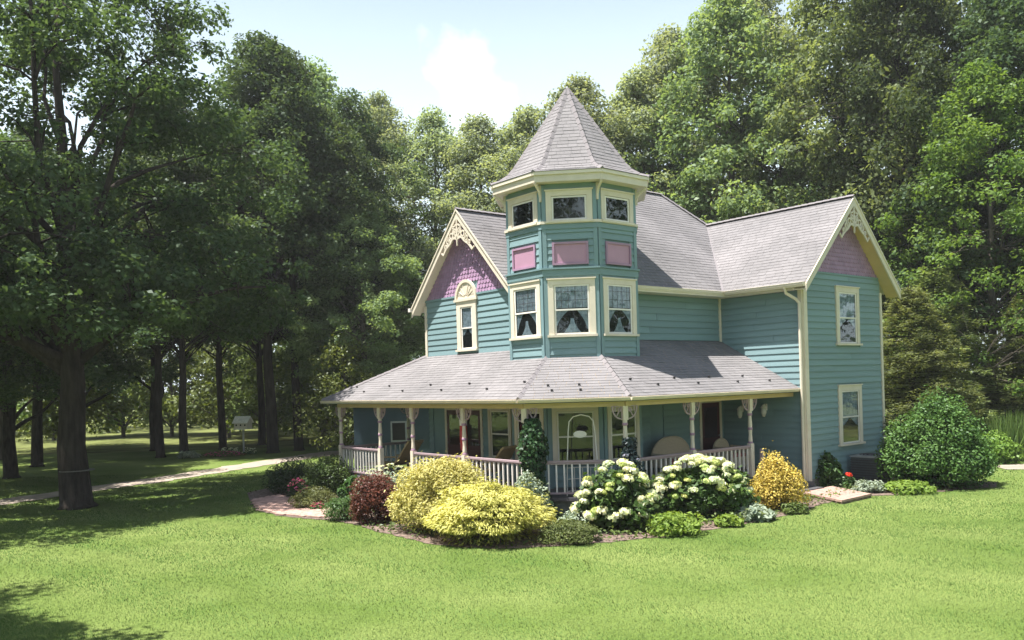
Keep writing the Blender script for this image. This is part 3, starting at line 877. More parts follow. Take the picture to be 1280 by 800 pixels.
# wing gable wall (faces +X at X = 2.955), centre Y = 9.1
FR = frame((2.955, WR, 0), (1, 0))
rs = (8.83 - EZ) / (WR - WY0)
zr = lambda u: 8.83 - .14 - rs * abs(u)
w_wg = wall_poly('wing_gable_wall', FR, [(-2.285, 0), (2.285, 0), (2.285, zr(2.285)), (0, zr(0)), (-2.285, zr(-2.285))])
RZ = 6.46
hl = [(-.60, .90, 4.30, 6.12), (-.56, .94, 1.18, 3.06)]
hl = [(-.52, .86, 4.28, 6.10), (-.52, .86, 1.16, 3.05)]
clap(w_wg, FR, -2.17, 2.19, .30, RZ, hl, prio=1)
tag(fish(FR, 0, 8.83 - .16, rs, RZ + .03, [], 6).build('scalloped_shingle', M['purple'], w_wg), kind='stuff')
board('band_board', FR, -2.15, 2.15, RZ - .03, RZ + .03, .042, 'teal_trim')
window(FR, .17, 4.33, 1.36, 1.75, cw=.155, curtain='half', label='upper window of the wing gable')
window(FR, .17, 1.22, 1.36, 1.80, cw=.155, curtain='half', label='lower window of the wing gable')
gable_trim(FR, 8.83, WR - WY0, EZ, .42, 2)
board('corner_board', FR, -2.30, -2.13, .0, 6.1, .055, 'cream')
board('corner_board', FR, 2.18, 2.30, .0, 6.0, .055, 'cream')
board('corner_board', FW, 2.83, 2.954, .0, 5.9, .055, 'cream')
downspout([(2.72, WY0 - .06, 5.96), (2.72, WY0 + .02, 5.80), (2.88, 6.60, 5.62), (2.93, 6.68, 5.50), (2.93, 6.68, .15)], .045)
mb = MB(); mb.box(-.02, 2.965, 6.80, 11.4, 0, .30); mb.build('foundation', M['foundation'], house)

# ---------------- tower
def octa(r, z, c=(TCX, TCY)):
    t = r * T8
    return [Vector((c[0] + a, c[1] + b, z)) for a, b in [(-t, -r), (t, -r), (r, -t), (r, t), (t, r), (-t, r), (-r, t), (-r, -t)]]
mb = MB(); o0 = octa(TRA - .02, .3); mb.prism(o0, (0, 0, 8.6)); tower = mb.build('tower_wall', M['teal'], house)
facets = []
for ang in (-90, -45, 0):
    n = (cos(R(ang)), sin(R(ang)))
    facets.append(frame((TCX + n[0] * TRA, TCY + n[1] * TRA, 0), n))
for fi, F in enumerate(facets):
    ci = TT - .11
    # lower storey under the porch roof
    clap(tower, F, -ci, ci, .58, 3.0, [(-.64, .64, 1.22, 2.74)], prio=3)
    window(F, 0, 1.25, 1.24, 1.46, cw=.11, curtain='none')
    # second storey
    clap(tower, F, -ci, ci, 3.95, 4.64, prio=0)
    clap(tower, F, -ci, ci, 6.18, 6.32, prio=0)
    window(F, 0, 4.65, 1.26, 1.48, cw=.145, kind='lead', curtain='lace', sillw=.04)
    clap(tower, F, -ci, ci, 6.46, 7.56, [(-.47, .47, 6.53, 7.11)], prio=0)
    # raised pink panel
    mb = MB(); pw, pz0, pz1 = .43, 6.57, 7.07
    mb.box(-pw, pw, -.035, 0, pz0, pz1, F)
    pn = mb.build('panel', M['pink'], house)
    mb = MB(); fw = .055
    mb.box(-pw - fw, -pw, -.07, 0, pz0 - fw, pz1 + fw, F); mb.box(pw, pw + fw, -.07, 0, pz0 - fw, pz1 + fw, F)
    mb.box(-pw, pw, -.07, 0, pz1, pz1 + fw, F); mb.box(-pw, pw, -.07, 0, pz0 - fw, pz0, F)
    mb.build('panel_frame', M['mauve'], pn)
    window(F, 0, 7.70, 1.24, .80, cw=.14, kind='fixed', sillw=.0)
    board('frieze_board', F, -ci, ci, 8.545, 8.70, .03, 'teal_trim')
    for sg in (-1, 1):
        board('corner_board', F, min(sg * TT * .999, sg * ci), max(sg * TT * .999, sg * ci), .55, 8.66, .045, 'teal_trim')
def ring(name, r0, r1, z0, z1, material, parent=None):
    mb = MB(); a, b, c, d = octa(r0, z0), octa(r0, z1), octa(r1, z0), octa(r1, z1)
    vs = a + b + c + d; fs = []
    for k in range(8):
        j = (k + 1) % 8
        fs += [(k, j, 8 + j, 8 + k)[::-1], (16 + k, 16 + j, 24 + j, 24 + k), (8 + k, 8 + j, 24 + j, 24 + k), (k, j, 16 + j, 16 + k)[::-1]]
    mb.add(vs, fs); return mb.build(name, M[material], parent or house)
ring('sill_band', TRA - .05, TRA + .085, 7.62, 7.69, 'cream')
ring('trim_band', TRA - .05, TRA + .055, 7.48, 7.615, 'teal_trim')
ring('belt_course', TRA - .05, TRA + .10, 6.40, 6.445, 'teal_trim')
ring('trim_band', TRA - .05, TRA + .06, 6.22, 6.395, 'teal_trim')
ring('tower_soffit', TRA - .1, 2.12, 8.69, 8.72, 'cream')
ring('tower_fascia', 2.08, 2.145, 8.68, 8.90, 'cream')
ring('tower_gutter', 2.10, 2.19, 8.86, 8.945, 'cream')
# bell-cast tower roof
prof = [(2.20, 8.945), (1.93, 9.05), (1.70, 9.22), (1.53, 9.44), (.02, 11.80)]
dk = MB(); sh = MB()
for a, b in zip(prof[:-1], prof[1:]):
    A = octa(a[0], a[1]); B = octa(b[0], b[1])
    for k in range(8):
        j = (k + 1) % 8
        dk.add([A[k], A[j], B[j], B[k]], [(0, 1, 2, 3)])
        shingles(sh, A[k], A[j], B[j], B[k], exp=.135, seed=31 + k, tab=.26)
tr = dk.build('tower_roof', M['cap'], house)
tag(sh.build('shingle', M['shingle'], tr), kind='stuff')
for k in range(8):
    pts = [octa(r, z + .015)[k] for r, z in prof]
    cap([pts[0], pts[1], pts[2], pts[3], pts[4]], .15, tr)
mb = MB(); mb.lathe([(.14, 11.52), (.05, 11.78), (.012, 11.90)], 8, (TCX, TCY)); mb.build('finial_cap', M['galv'], tr)
# small brackets under the tower eave, one at each corner
for k, p in enumerate(octa(TRA + .03, 0)):
    if k in (4, 5, 6): continue
    d = Vector((p.x - TCX, p.y - TCY, 0)).normalized(); Fm = Matrix(((d.x, -d.y, 0, p.x), (d.y, d.x, 0, p.y), (0, 0, 1, 0), (0, 0, 0, 1)))
    mb = MB()
    mb.ribbon([(0, 8.24), (.03, 8.38), (.10, 8.52), (.26, 8.62), (.34, 8.67)], [.05, .06, .07, .06, .04], .06, Fm)
    mb.ribbon([(.03, 8.22), (.03, 8.66)], .05, .055, Fm)
    mb.build('eave_bracket', M['cream'], house)

# ---------------- porch
XP, YP, D1 = 2.505, -2.144, 1.735
PA, PB = (XP - D1, YP), (XP, YP + D1)
posts = [(-8.86, YP), (-6.28, YP), (-4.39, YP), (-1.81, YP), PA, PB, (XP, 2.142), (XP, 4.693), (-8.86, .5), (-8.86, 3.2)]
EV = .309; k_ = EV * T8
E0, E1, E2, E3 = (-9.58, YP - EV), (PA[0] + k_, YP - EV), (XP + EV, PB[1] - k_), (XP + EV, 6.81)
RZ0, RZ1 = 2.995, 4.055
XT, YT = TCX + TRA, TCY - TRA
xl1 = E0[0] + (-6.76 - E0[0]) * (YT - E0[1]) / (0 - E0[1])
zw = 4.37
pr1 = roof_plane((*E0, RZ0), (*E1, RZ0), (TCX + TT, YT, RZ1), (xl1, YT, RZ1), 21, .07, 'ochre', 'porch_roof')
roof_plane((xl1, YT, RZ1), (-1.0, YT, RZ1), (-1.0, 0, zw), (-6.76, 0, zw), 22, .07, 'ochre', 'porch_roof')
roof_plane((*E1, RZ0), (*E2, RZ0), (XT, TCY - TT, RZ1), (TCX + TT, YT, RZ1), 23, .07, 'ochre', 'porch_roof')
pr4 = roof_plane((*E2, RZ0), (*E3, RZ0), (XT, 6.81, RZ1), (XT, TCY - TT, RZ1), 24, .07, 'ochre', 'porch_roof')
roof_plane((XT, 1.0, RZ1), (XT, 6.81, RZ1), (0, 6.81, 4.55), (0, 1.0, 4.55), 25, .07, 'ochre', 'porch_roof')
roof_plane((-9.58, 4.2, RZ0), (*E0, RZ0), (-6.76, 0, zw), (-6.76, 4.2, zw), 26, .07, 'ochre', 'porch_roof')
cap([(*E1, RZ0 + .02), (TCX + TT, YT, RZ1 + .02)], .16); cap([(*E2, RZ0 + .02), (XT, TCY - TT, RZ1 + .02)], .16); cap([(*E0, RZ0 + .02), (-6.76, 0, zw + .02)], .16)
# snow guards: little dark clips in two staggered rows
g = MB(); g.box(-.03, .03, -.02, .02, 0, .05); g.box(-.03, .03, -.02, .05, 0, .012)
SG = g.mesh('snow_guard', M['iron'])
for i in range(9):
    x = -8.4 + i * 1.08 + .12 * sin(i * 5)
    if x < .4:
        q = .42 if i % 2 else .70
        place('snow_guard', SG, pr1, Matrix.Translation((x, E0[1] + q, RZ0 + q * .56 + .02)))
for i in range(8):
    y = .25 + i * .80 + .1 * sin(i * 4); q = .42 if i % 2 else .70
    place('snow_guard', SG, pr4, Matrix.Translation((E2[0] - q, y, RZ0 + q * .55 + .02)) @ Matrix.Rotation(pi / 2, 4, 'Z'))
for (x, y) in [(1.25, -1.65), (1.75, -1.15), (1.55, -1.0), (1.0, -1.55)]:
    q = (3.35 - (x - y)) / 1.414
    place('snow_guard', SG, pr4, Matrix.Translation((x, y, RZ0 + max(.1, q) * .507 + .02)) @ Matrix.Rotation(pi / 4, 4, 'Z'))
gutter((*E0, RZ0 - .05), (*E1, RZ0 - .05), .68); gutter((*E1, RZ0 - .05), (*E2, RZ0 - .05), .68); gutter((*E2, RZ0 - .05), (E3[0], E3[1] - .02, RZ0 - .05), .68); gutter((E0[0], 4.2, RZ0 - .05), (*E0, RZ0 - .05), .68)
# beam under the eave, soffit, ceiling, floor
mb = MB()
for a, b in [((-8.94, YP), (PA[0] + .03, YP)), (PA, PB), ((XP, PB[1] - .03), (XP, 6.80)), ((-8.86, 4.2), (-8.86, YP))]:
    mb.beam((*a, 2.85), (*b, 2.85), .15, .18)
mb.build('porch_beam', M['ochre'], house)
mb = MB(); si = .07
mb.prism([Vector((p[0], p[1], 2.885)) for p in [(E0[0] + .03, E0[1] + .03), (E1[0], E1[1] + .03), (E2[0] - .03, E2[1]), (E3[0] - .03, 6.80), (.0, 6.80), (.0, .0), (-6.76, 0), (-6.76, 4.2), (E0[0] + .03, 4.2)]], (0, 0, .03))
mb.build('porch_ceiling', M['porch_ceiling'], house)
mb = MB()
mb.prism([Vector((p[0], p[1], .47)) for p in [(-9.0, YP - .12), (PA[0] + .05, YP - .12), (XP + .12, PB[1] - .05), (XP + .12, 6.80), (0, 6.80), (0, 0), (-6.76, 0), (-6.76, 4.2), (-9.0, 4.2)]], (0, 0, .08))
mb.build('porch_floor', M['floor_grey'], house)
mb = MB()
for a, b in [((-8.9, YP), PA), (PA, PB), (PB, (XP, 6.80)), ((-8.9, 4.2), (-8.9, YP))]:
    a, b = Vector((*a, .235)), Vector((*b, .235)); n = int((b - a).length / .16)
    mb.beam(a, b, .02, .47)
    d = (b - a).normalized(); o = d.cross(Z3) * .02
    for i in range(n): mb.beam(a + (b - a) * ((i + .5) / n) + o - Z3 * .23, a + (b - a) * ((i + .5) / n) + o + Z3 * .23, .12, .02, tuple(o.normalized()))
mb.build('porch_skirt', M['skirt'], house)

def post(x, y, rot):
    mb = MB(); z0, z1 = .55, 2.77
    mb.box(-.07, .07, -.07, .07, z0, 1.50); mb.box(-.066, .066, -.066, .066, 2.42, z1)
    mb.lathe([(.060, 1.50), (.052, 1.54), (.060, 1.58), (.056, 1.64), (.048, 1.75), (.056, 1.92), (.060, 2.02), (.056, 2.12), (.046, 2.27), (.055, 2.33), (.060, 2.37), (.056, 2.42)], 12)
    p = mb.build('porch_post', M['cream'], house, mtx=Matrix.Translation((x, y, 0)) @ Matrix.Rotation(rot, 4, 'Z'))
    for zz, mm in ((1.52, 'mauve'), (1.92, 'mauve'), (2.32, 'mauve')):
        b = MB(); b.lathe([(.062, zz - .035), (.070, zz - .015), (.070, zz + .015), (.062, zz + .035)], 12); b.build('post_band', M[mm], p)
    for sg in (-1, 1):
        b = MB(); Fm = Matrix.Identity(4); t = .03; X = lambda v: sg * (.07 + v)
        b.ribbon([(X(0), 2.76), (X(.27), 2.76)], .022, t, Fm); b.ribbon([(X(.012), 2.44), (X(.012), 2.75)], .022, t, Fm)
        b.ribbon([(X(.02 + .24 * sin(a)), 2.45 + .30 * (1 - cos(a))) for a in [i * pi / 2 / 8 for i in range(9)]], .032, t, Fm)
        b.ribbon([(X(.075 + .04 * cos(a)), 2.675 + .04 * sin(a)) for a in [i * 2 * pi / 10 for i in range(11)]], .024, t, Fm)
        b.ribbon([(X(.02), 2.74), (X(.10), 2.60), (X(.14), 2.53)], .024, t, Fm); b.ribbon([(X(.17), 2.75), (X(.19), 2.63)], .022, t, Fm)
        b.build('bracket', M['rail'], p)
    return p
for i, (x, y) in enumerate(posts):
    post(x, y, 0 if i < 4 else (pi / 8 if i == 4 else (3 * pi / 8 if i == 5 else pi / 2)))

bb = MB(); bb.box(-.02, .02, -.02, .02, 0, .70); BAL = bb.mesh('baluster', M['white'])
def railing(a, b, label=None):
    a, b = Vector((*a, 0)), Vector((*b, 0)); d = (b - a).normalized(); L = (b - a).length
    a = a + d * .07; b = b - d * .07; L = (b - a).length
    ang = math.atan2(d.y, d.x)
    mb = MB(); mb.box(0, L, -.05, .05, 1.41, 1.455); mb.box(0, L, -.03, .03, 1.37, 1.41); mb.box(0, L, -.03, .03, .63, .675)
    r = mb.build('railing', M['rail'], house, mtx=Matrix.Translation(a) @ Matrix.Rotation(ang, 4, 'Z'))
    n = int(L / .18)
    for i in range(n):
        place('baluster', BAL, r, Matrix.Translation((L * (i + .5) / n, 0, .674)))
railing((-8.86, YP), (-6.28, YP)); railing((-4.39, YP), (-1.81, YP)); railing((-1.81, YP), PA); railing(PA, PB)
railing(PB, (XP, 2.142)); railing((XP, 2.142), (XP, 4.693)); railing((-8.86, .5), (-8.86, YP))
# short handrail and newel at the right-hand opening
mb = MB(); mb.box(-.04, .04, -.04, .04, .1, 1.36); mb.build('newel', M['rail'], house, mtx=Matrix.Translation((XP + .32, 4.75, 0)))
# steps at both openings
for i in range(3):
    mb = MB(); mb.box(-6.2, -4.47, YP - .14 - .3 * (i + 1), YP - .12 - .3 * i, 0, .42 - .14 * i); mb.build('porch_step', M['floor_grey'], house)
    mb = MB(); mb.box(XP + .12 + .3 * i, XP + .14 + .3 * (i + 1), 4.95, 6.70, 0, .42 - .14 * i); mb.build('porch_step', M['floor_grey'], house)

# walls under the porch roof
FS = frame((GX, 0, 0), (0, -1))
def door(F, u, z, w, h, material='maroon'):
    Fd = F @ Matrix.Translation((u, 0, z))
    mb = MB()
    mb.box(-w / 2 - .1, -w / 2, -.05, 0, 0, h + .1); mb.box(w / 2, w / 2 + .1, -.05, 0, 0, h + .1); mb.box(-w / 2, w / 2, -.05, 0, h, h + .1)
    dr = mb.build('door_frame', M['cream'], house, mtx=Fd)
    d = MB(); d.box(-w / 2, w / 2, -.03, -.005, 0, h)
    for za, zb in ((.2, .8),): d.box(-w / 2 + .12, w / 2 - .12, -.04, -.03, za, zb)
    d.build('door', M[material], dr)
    p = MB(); p.box(-w / 2 + .13, w / 2 - .13, -.036, -.031, .95, h - .15); p.build('pane', M['glass'], dr)
    hnd = MB(); hnd.lathe([(.012, 0), (.03, .02), (.03, .05), (.008, .07)], 8); hnd.build('door_knob', M['galv'], dr, mtx=Matrix.Translation((w / 2 - .08, -.04, 1.0)) @ Matrix.Rotation(pi / 2, 4, 'X'))
clap(fg, FS, -2.3, 2.4, .58, 2.86, [(-1.22, .62, .5, 2.75), (-2.05, -1.35, 1.2, 2.7), (.95, 2.1, 1.1, 2.75)], prio=2)
door(FS, -.82, .55, .85, 2.05); door(FS, .12, .55, .85, 2.05)
window(FS, 1.5, 1.2, 1.1, 1.5, cw=.1, curtain='none')
clap(w_side, FX0, 2.9, 6.79, .58, 2.86, [(5.6, 6.66, .5, 2.75), (3.3, 3.9, 1.1, 2.7)], prio=2)
door(FX0, 6.13, .55, .9, 2.05)
# lantern on the wing wall beside the porch opening
for u, z in ((1.62, 2.42), (.75, 2.36)):
    mb = MB(); mb.box(-.05, .05, -.04, 0, -.08, .12); mb.box(-.02, .02, -.12, -.04, .06, .09)
    mb.lathe([(.03, .10), (.085, .02), (.09, .0)], 8, (0, -.12)); mb.lathe([(.06, -.24), (.03, -.27)], 8, (0, -.12))
    lt = mb.build('wall_lantern', M['white'], house, mtx=FW @ Matrix.Translation((u, -.03, z)))
    q = MB(); q.lathe([(.055, -.235), (.085, -.15), (.08, 0)], 10, (0, -.12)); q.build('lamp_glass', M['lamp_glass'], lt, smooth=True)
flush_boards()

# ================================================================== THINGS ON THE PORCH
def w3(x, y, z=0): a, b = H2W(x, y); return (a, b, z)
PF = .55
def wicker_seat(name, loc, rz, w, label, cat, group=None, back=.62, cush=True):
    e = empty(name, loc, rz, label, cat, group)     # local: faces -Y
    mb = MB(); mb.box(-w / 2, w / 2, -.32, .30, .30, .40)
    mb.box(-w / 2 + .02, w / 2 - .02, -.30, -.27, .08, .30); mb.build('seat', M['wicker'], e)
    # arched back
    n = 14; bk = MB(); pts = []
    for i in range(n + 1):
        t = -1 + 2 * i / n; pts.append((t * w / 2 * 1.02, .40 + back * (1 - abs(t) ** 2.6) ** .6 + .10))
    poly = [Vector((-w / 2, .27, .34))] + [Vector((x, .33, z)) for x, z in pts] + [Vector((w / 2, .27, .34))]
    bk.prism(poly, (0, .05, 0)); b = bk.build('backrest', M['wicker'], e)
    rim = MB(); rim.tube([(x, .35, z) for x, z in pts], .035, 6); rim.build('rolled_edge', M['wicker'], b)
    for sg in (-1, 1):
        am = MB(); am.tube([(sg * w / 2, -.33, .32), (sg * w / 2, -.34, .60), (sg * (w / 2 + .02), -.2, .66), (sg * (w / 2 + .02), .3, .68)], .045, 7)
        am.box(sg * w / 2 - .02, sg * w / 2 + .02, -.32, .3, .34, .62); am.build('armrest', M['wicker'], e)
        for yy in (-.29, .27):
            lg = MB(); lg.tube([(sg * (w / 2 - .05), yy, 0), (sg * (w / 2 - .04), yy, .32)], .025, 7); lg.build('leg', M['wicker'], e)
    if cush:
        c = MB(); c.box(-w / 2 + .06, w / 2 - .06, -.30, .24, .40, .50); c.build('cushion', M['cushion'], e)
    return e
wicker_seat('wicker_settee', w3(.75, 3.75, PF), HZ + pi / 2, 1.75, 'cream wicker settee with a rounded back behind the right-hand railing', 'settee')
wicker_seat('wicker_armchair', w3(.85, 6.0, PF), HZ + pi / 2, .8, 'small wicker armchair with a red cushion at the far right end of the porch', 'armchair', back=.42)
def lounger(name, loc, rz, label):
    e = empty(name, loc, rz, label, 'lounge chair', 'tan lounge chairs on the left side of the porch')
    bk = MB(); n = 10
    prof_ = [(-.10, .36), (.15, .42), (.45, .72), (.72, 1.06), (.80, 1.12)]
    for w_ in (.36,):
        for (a, za), (b, zb) in zip(prof_[:-1], prof_[1:]):
            bk.prism([Vector((-w_, a, za)), Vector((w_, a, za)), Vector((w_, b, zb)), Vector((-w_, b, zb))], (0, .03, -.05))
    bk.build('backrest', M['tan'], e)
    st = MB(); st.box(-.36, .36, -1.1, -.08, .30, .37); st.build('seat', M['tan'], e)
    for sx_ in (-.32, .32):
        for yy in (-1.02, .12):
            lg = MB(); lg.tube([(sx_, yy, 0), (sx_, yy, .32)], .022, 7); lg.build('leg', M['tan'], e)
        ar = MB(); ar.tube([(sx_ * 1.12, -.45, .34), (sx_ * 1.12, -.42, .58), (sx_ * 1.12, .25, .60)], .022, 7); ar.build('armrest', M['tan'], e)
    return e
lounger('lounge_chair', w3(-6.9, -1.15, PF), HZ + R(-75), 'tan reclining lounge chair behind the left steps of the porch')
lounger('lounge_chair', w3(-2.15, -1.1, PF), HZ + R(-75), 'tan reclining lounge chair behind the two yellow shrubs')
# hanging red windsock
e = empty('windsock', w3(-2.6, -1.6, 2.30), 0, 'red and white hanging windsock under the porch roof', 'windsock')
mb = MB(); mb.lathe([(.10, -.75), (.11, -.4), (.10, -.05)], 10); mb.build('sleeve', M['red'], e)
mb = MB(); mb.lathe([(.105, -.05), (.11, .12), (.05, .2), (.01, .58)], 10); mb.build('collar', M['white'], e)
# white arched metal trellis standing at the front rail
e = empty('garden_trellis', w3(1.60, -1.02, PF), HZ + pi / 4, 'white arched metal trellis standing inside the front railing', 'trellis')
a = MB(); pts = [(-.40, 0), (-.37, .9), (-.33, 1.6), (-.30, 1.85), (-.20, 1.97), (0, 2.02), (.20, 1.97), (.30, 1.85), (.33, 1.6), (.37, .9), (.40, 0)]
a.tube([(x, 0, z) for x, z in pts], .014, 7); a.build('arch', M['white'], e)
for z_, w_ in ((.12, .395), (.42, .385), (.70, .375)):
    c = MB(); c.tube([(-w_, 0, z_), (-w_ * .4, 0, z_ + .015), (w_ * .4, 0, z_ + .015), (w_, 0, z_)], .009, 6); c.build('crossbar', M['white'], e)
for x_ in (-.2, 0, .2):
    c = MB(); c.tube([(x_, 0, .12), (x_, 0, .70)], .008, 6); c.build('bar', M['white'], e)
e2 = empty('oval_plaque', w3(1.42, -.90, PF + 1.52), HZ + pi / 4, 'small white oval plaque hung within the arched trellis', 'plaque')
mb = MB(); n = 16; mb.prism([Vector((.17 * cos(2 * pi * k / n), -.012, .09 * sin(2 * pi * k / n))) for k in range(n)], (0, .02, 0)); mb.build('plate', M['white'], e2)
mb = MB(); mb.tube([(-.1, 0, .07), (0, 0, .28), (.1, 0, .07)], .006, 5); mb.build('hanging_wire', M['iron'], e2)

# ================================================================== GROUND
def sheet(name, poly, z, material, label=None):
    mb = MB(); n = len(poly)
    mb.add([(x, y, z) for x, y in poly], [tuple(range(n))])
    o = mb.build(name, material); 
    if o.data.polygons[0].normal.z < 0: o.data.flip_normals()
    return tag(o, label, None, None, 'structure')
def lawn_mat():
    m = bpy.data.materials.new('lawn'); m.use_nodes = True
    t = m.node_tree; N = t.nodes; L = t.links; b = N['Principled BSDF']
    b.inputs['Roughness'].default_value = .95; b.inputs['Specular IOR Level'].default_value = .1
    co = N.new('ShaderNodeTexCoord')
    n1 = N.new('ShaderNodeTexNoise'); n1.inputs['Scale'].default_value = .35; n1.inputs['Detail'].default_value = 5
    n2 = N.new('ShaderNodeTexNoise'); n2.inputs['Scale'].default_value = 26; n2.inputs['Detail'].default_value = 5
    L.new(co.outputs['Object'], n1.inputs['Vector']); L.new(co.outputs['Object'], n2.inputs['Vector'])
    c1 = N.new('ShaderNodeValToRGB'); c1.color_ramp.elements[0].position = .35; c1.color_ramp.elements[1].position = .68
    c1.color_ramp.elements[0].color = (.090, .140, .028, 1); c1.color_ramp.elements[1].color = (.165, .210, .062, 1)
    L.new(n1.outputs['Fac'], c1.inputs[0])
    c2 = N.new('ShaderNodeMapRange'); c2.inputs['From Min'].default_value = .3; c2.inputs['From Max'].default_value = .7
    c2.inputs['To Min'].default_value = .72; c2.inputs['To Max'].default_value = 1.18
    L.new(n2.outputs['Fac'], c2.inputs['Value'])
    mu = N.new('ShaderNodeVectorMath'); mu.operation = 'SCALE'
    L.new(c1.outputs[0], mu.inputs[0]); L.new(c2.outputs[0], mu.inputs['Scale']); L.new(mu.outputs[0], b.inputs['Base Color'])
    bp = N.new('ShaderNodeBump'); bp.inputs['Strength'].default_value = .6; bp.inputs['Distance'].default_value = .03
    L.new(n2.outputs['Fac'], bp.inputs['Height']); L.new(bp.outputs[0], b.inputs['Normal'])
    return m
M['lawn'] = lawn_mat()
M['mulch'] = mat('pinkish_mulch', (.135, .10, .083, 1), .95, .3, 9, .9, 45, .1, col2=(.23, .175, .148))
M['drive'] = mat('pale_gravel', (.30, .255, .215, 1), .95, .14, 1.6, .5, 70, .1)
M['woodfloor'] = mat('woodland_floor', (.11, .12, .045, 1), .95, .4, .5, .8, 8, .05, col2=(.19, .22, .075))
M['chip'] = mat('mulch_chip', (.21, .15, .12, 1), .95, .25, 9, 0, 40, .1, tint=.35)

sheet('ground', [(-900, -300), (900, -300), (900, 1200), (-900, 1200)], 0, M['lawn'])
sheet('woodland_floor', [(-120, 52), (-40, 50), (-14, 50), (4, 44), (18, 40), (30, 30), (60, 22), (120, 22), (120, 160), (-120, 160)], .008, M['woodfloor'])
DRIVE = [(-20.5, 19.5), (-16.42, 26.85), (-15.23, 29.49), (-13.67, 32.43), (-12.01, 36.75), (-9.82, 42.39), (-5, 46), (-5, 49), (-10.6, 45.4), (-12.9, 39.3), (-14.55, 34.4), (-16.1, 31.2), (-17.4, 28.3), (-22.0, 20.0)]
_r = np.random.default_rng(78); _o = []
for _i in range(len(DRIVE)):
    a_, b_ = np.array(DRIVE[_i]), np.array(DRIVE[(_i + 1) % len(DRIVE)]); k_n = max(1, int(np.linalg.norm(b_ - a_) / .4))
    for _k in range(k_n): _o.append(tuple(a_ + (b_ - a_) * _k / k_n + _r.normal(size=2) * .07))
DRIVE = _o
sheet('driveway', DRIVE, .016, M['drive'])
PATH = [(16.43, 28.4), (19.5, 27.6), (24, 28.2), (24, 30.2), (18.2, 29.9), (16.7, 29.7)]
sheet('garden_path', PATH, .016, M['drive'])
BED = [(-8.29, 26.2), (-7.5, 24.3), (-6.54, 22.87), (-5.03, 21.93), (-4.15, 21.15), (-3.4, 20.0), (-2.66, 19.05), (-1.82, 18.05), (-.79, 17.45), (.52, 17.45), (1.86, 17.75), (3.1, 18.15), (4.5, 18.95), (5.82, 19.85), (7.1, 20.95), (7.95, 22.1),
       (8.93, 22.95), (9.84, 23.3), (11.3, 23.55), (13.77, 24.3), (14.3, 25.2), (12.6, 26.6), H2W(2.9, 11.3), H2W(2.9, 6.6), H2W(2.4, 6.6), H2W(2.4, -.4), H2W(.7, -2.0), H2W(-8.8, -2.0), H2W(-9.6, -1.0), (-8.6, 29.6), (-9.0, 28.2)]
_r = np.random.default_rng(77); _o = []
for _i in range(len(BED)):
    a_, b_ = np.array(BED[_i]), np.array(BED[(_i + 1) % len(BED)]); k_n = max(1, int(np.linalg.norm(b_ - a_) / .22))
    for _k in range(k_n):
        _o.append(tuple(a_ + (b_ - a_) * _k / k_n + _r.normal(size=2) * (.045 if b_[1] < 24.5 else .01)))
BED = _o
sheet('garden_bed', BED, .012, M['mulch'])

def inside(px, py, poly):
    r = np.zeros(len(px), bool); n = len(poly)
    for i in range(n):
        x0, y0 = poly[i]; x1, y1 = poly[(i + 1) % n]
        c = ((y0 > py) != (y1 > py))
        if y1 != y0: r ^= c & (px < (x1 - x0) * (py - y0) / (y1 - y0) + x0)
    return r
HOUSE_FP = [H2W(-9.1, -2.3), H2W(.8, -2.3), H2W(2.7, -.5), H2W(2.7, 6.6), H2W(3.0, 6.7), H2W(3.0, 11.5), H2W(-9, 11.5)]
# mown grass blades: short near the camera, coarser tufts further off
rng = np.random.default_rng(3)
GP = []; GL = []; GW = []
for (ya, yb, dens, L_, w_) in ((8.5, 12, 1800, .048, .008), (12, 15, 1200, .052, .009), (15, 19, 800, .055, .012), (19, 25, 420, .058, .017), (25, 36, 170, .065, .027)):
    xa, xb = -.66 * yb - 3, .66 * yb + 3
    n = int((xb - xa) * (yb - ya) * dens)
    x = rng.uniform(xa, xb, n); y = rng.uniform(ya, yb, n)
    k = (np.abs(x) < .65 * y + 2.5) & ~inside(x, y, BED) & ~inside(x, y, HOUSE_FP) & ~inside(x, y, DRIVE) & ~inside(x, y, PATH)
    x, y = x[k], y[k]
    GP.append(np.stack([x, y], 1)); GL.append(np.full(len(x), L_)); GW.append(np.full(len(x), w_))
GP = np.concatenate(GP); GL = np.concatenate(GL) * rng.uniform(.5, .95, len(GP)); GW = np.concatenate(GW) * rng.uniform(.7, 1.3, len(GP))
n = len(GP)
def vnoise(x, y, s, seed):
    r = np.random.default_rng(seed); g = r.uniform(size=(64, 64))
    u, v = x * s + 1000, y * s + 1000
    i, j = np.floor(u).astype(int), np.floor(v).astype(int); fu, fv = u - i, v - j
    fu = fu * fu * (3 - 2 * fu); fv = fv * fv * (3 - 2 * fv)
    G = lambda a, b: g[a % 64, b % 64]
    return (G(i, j) * (1 - fu) + G(i + 1, j) * fu) * (1 - fv) + (G(i, j + 1) * (1 - fu) + G(i + 1, j + 1) * fu) * fv
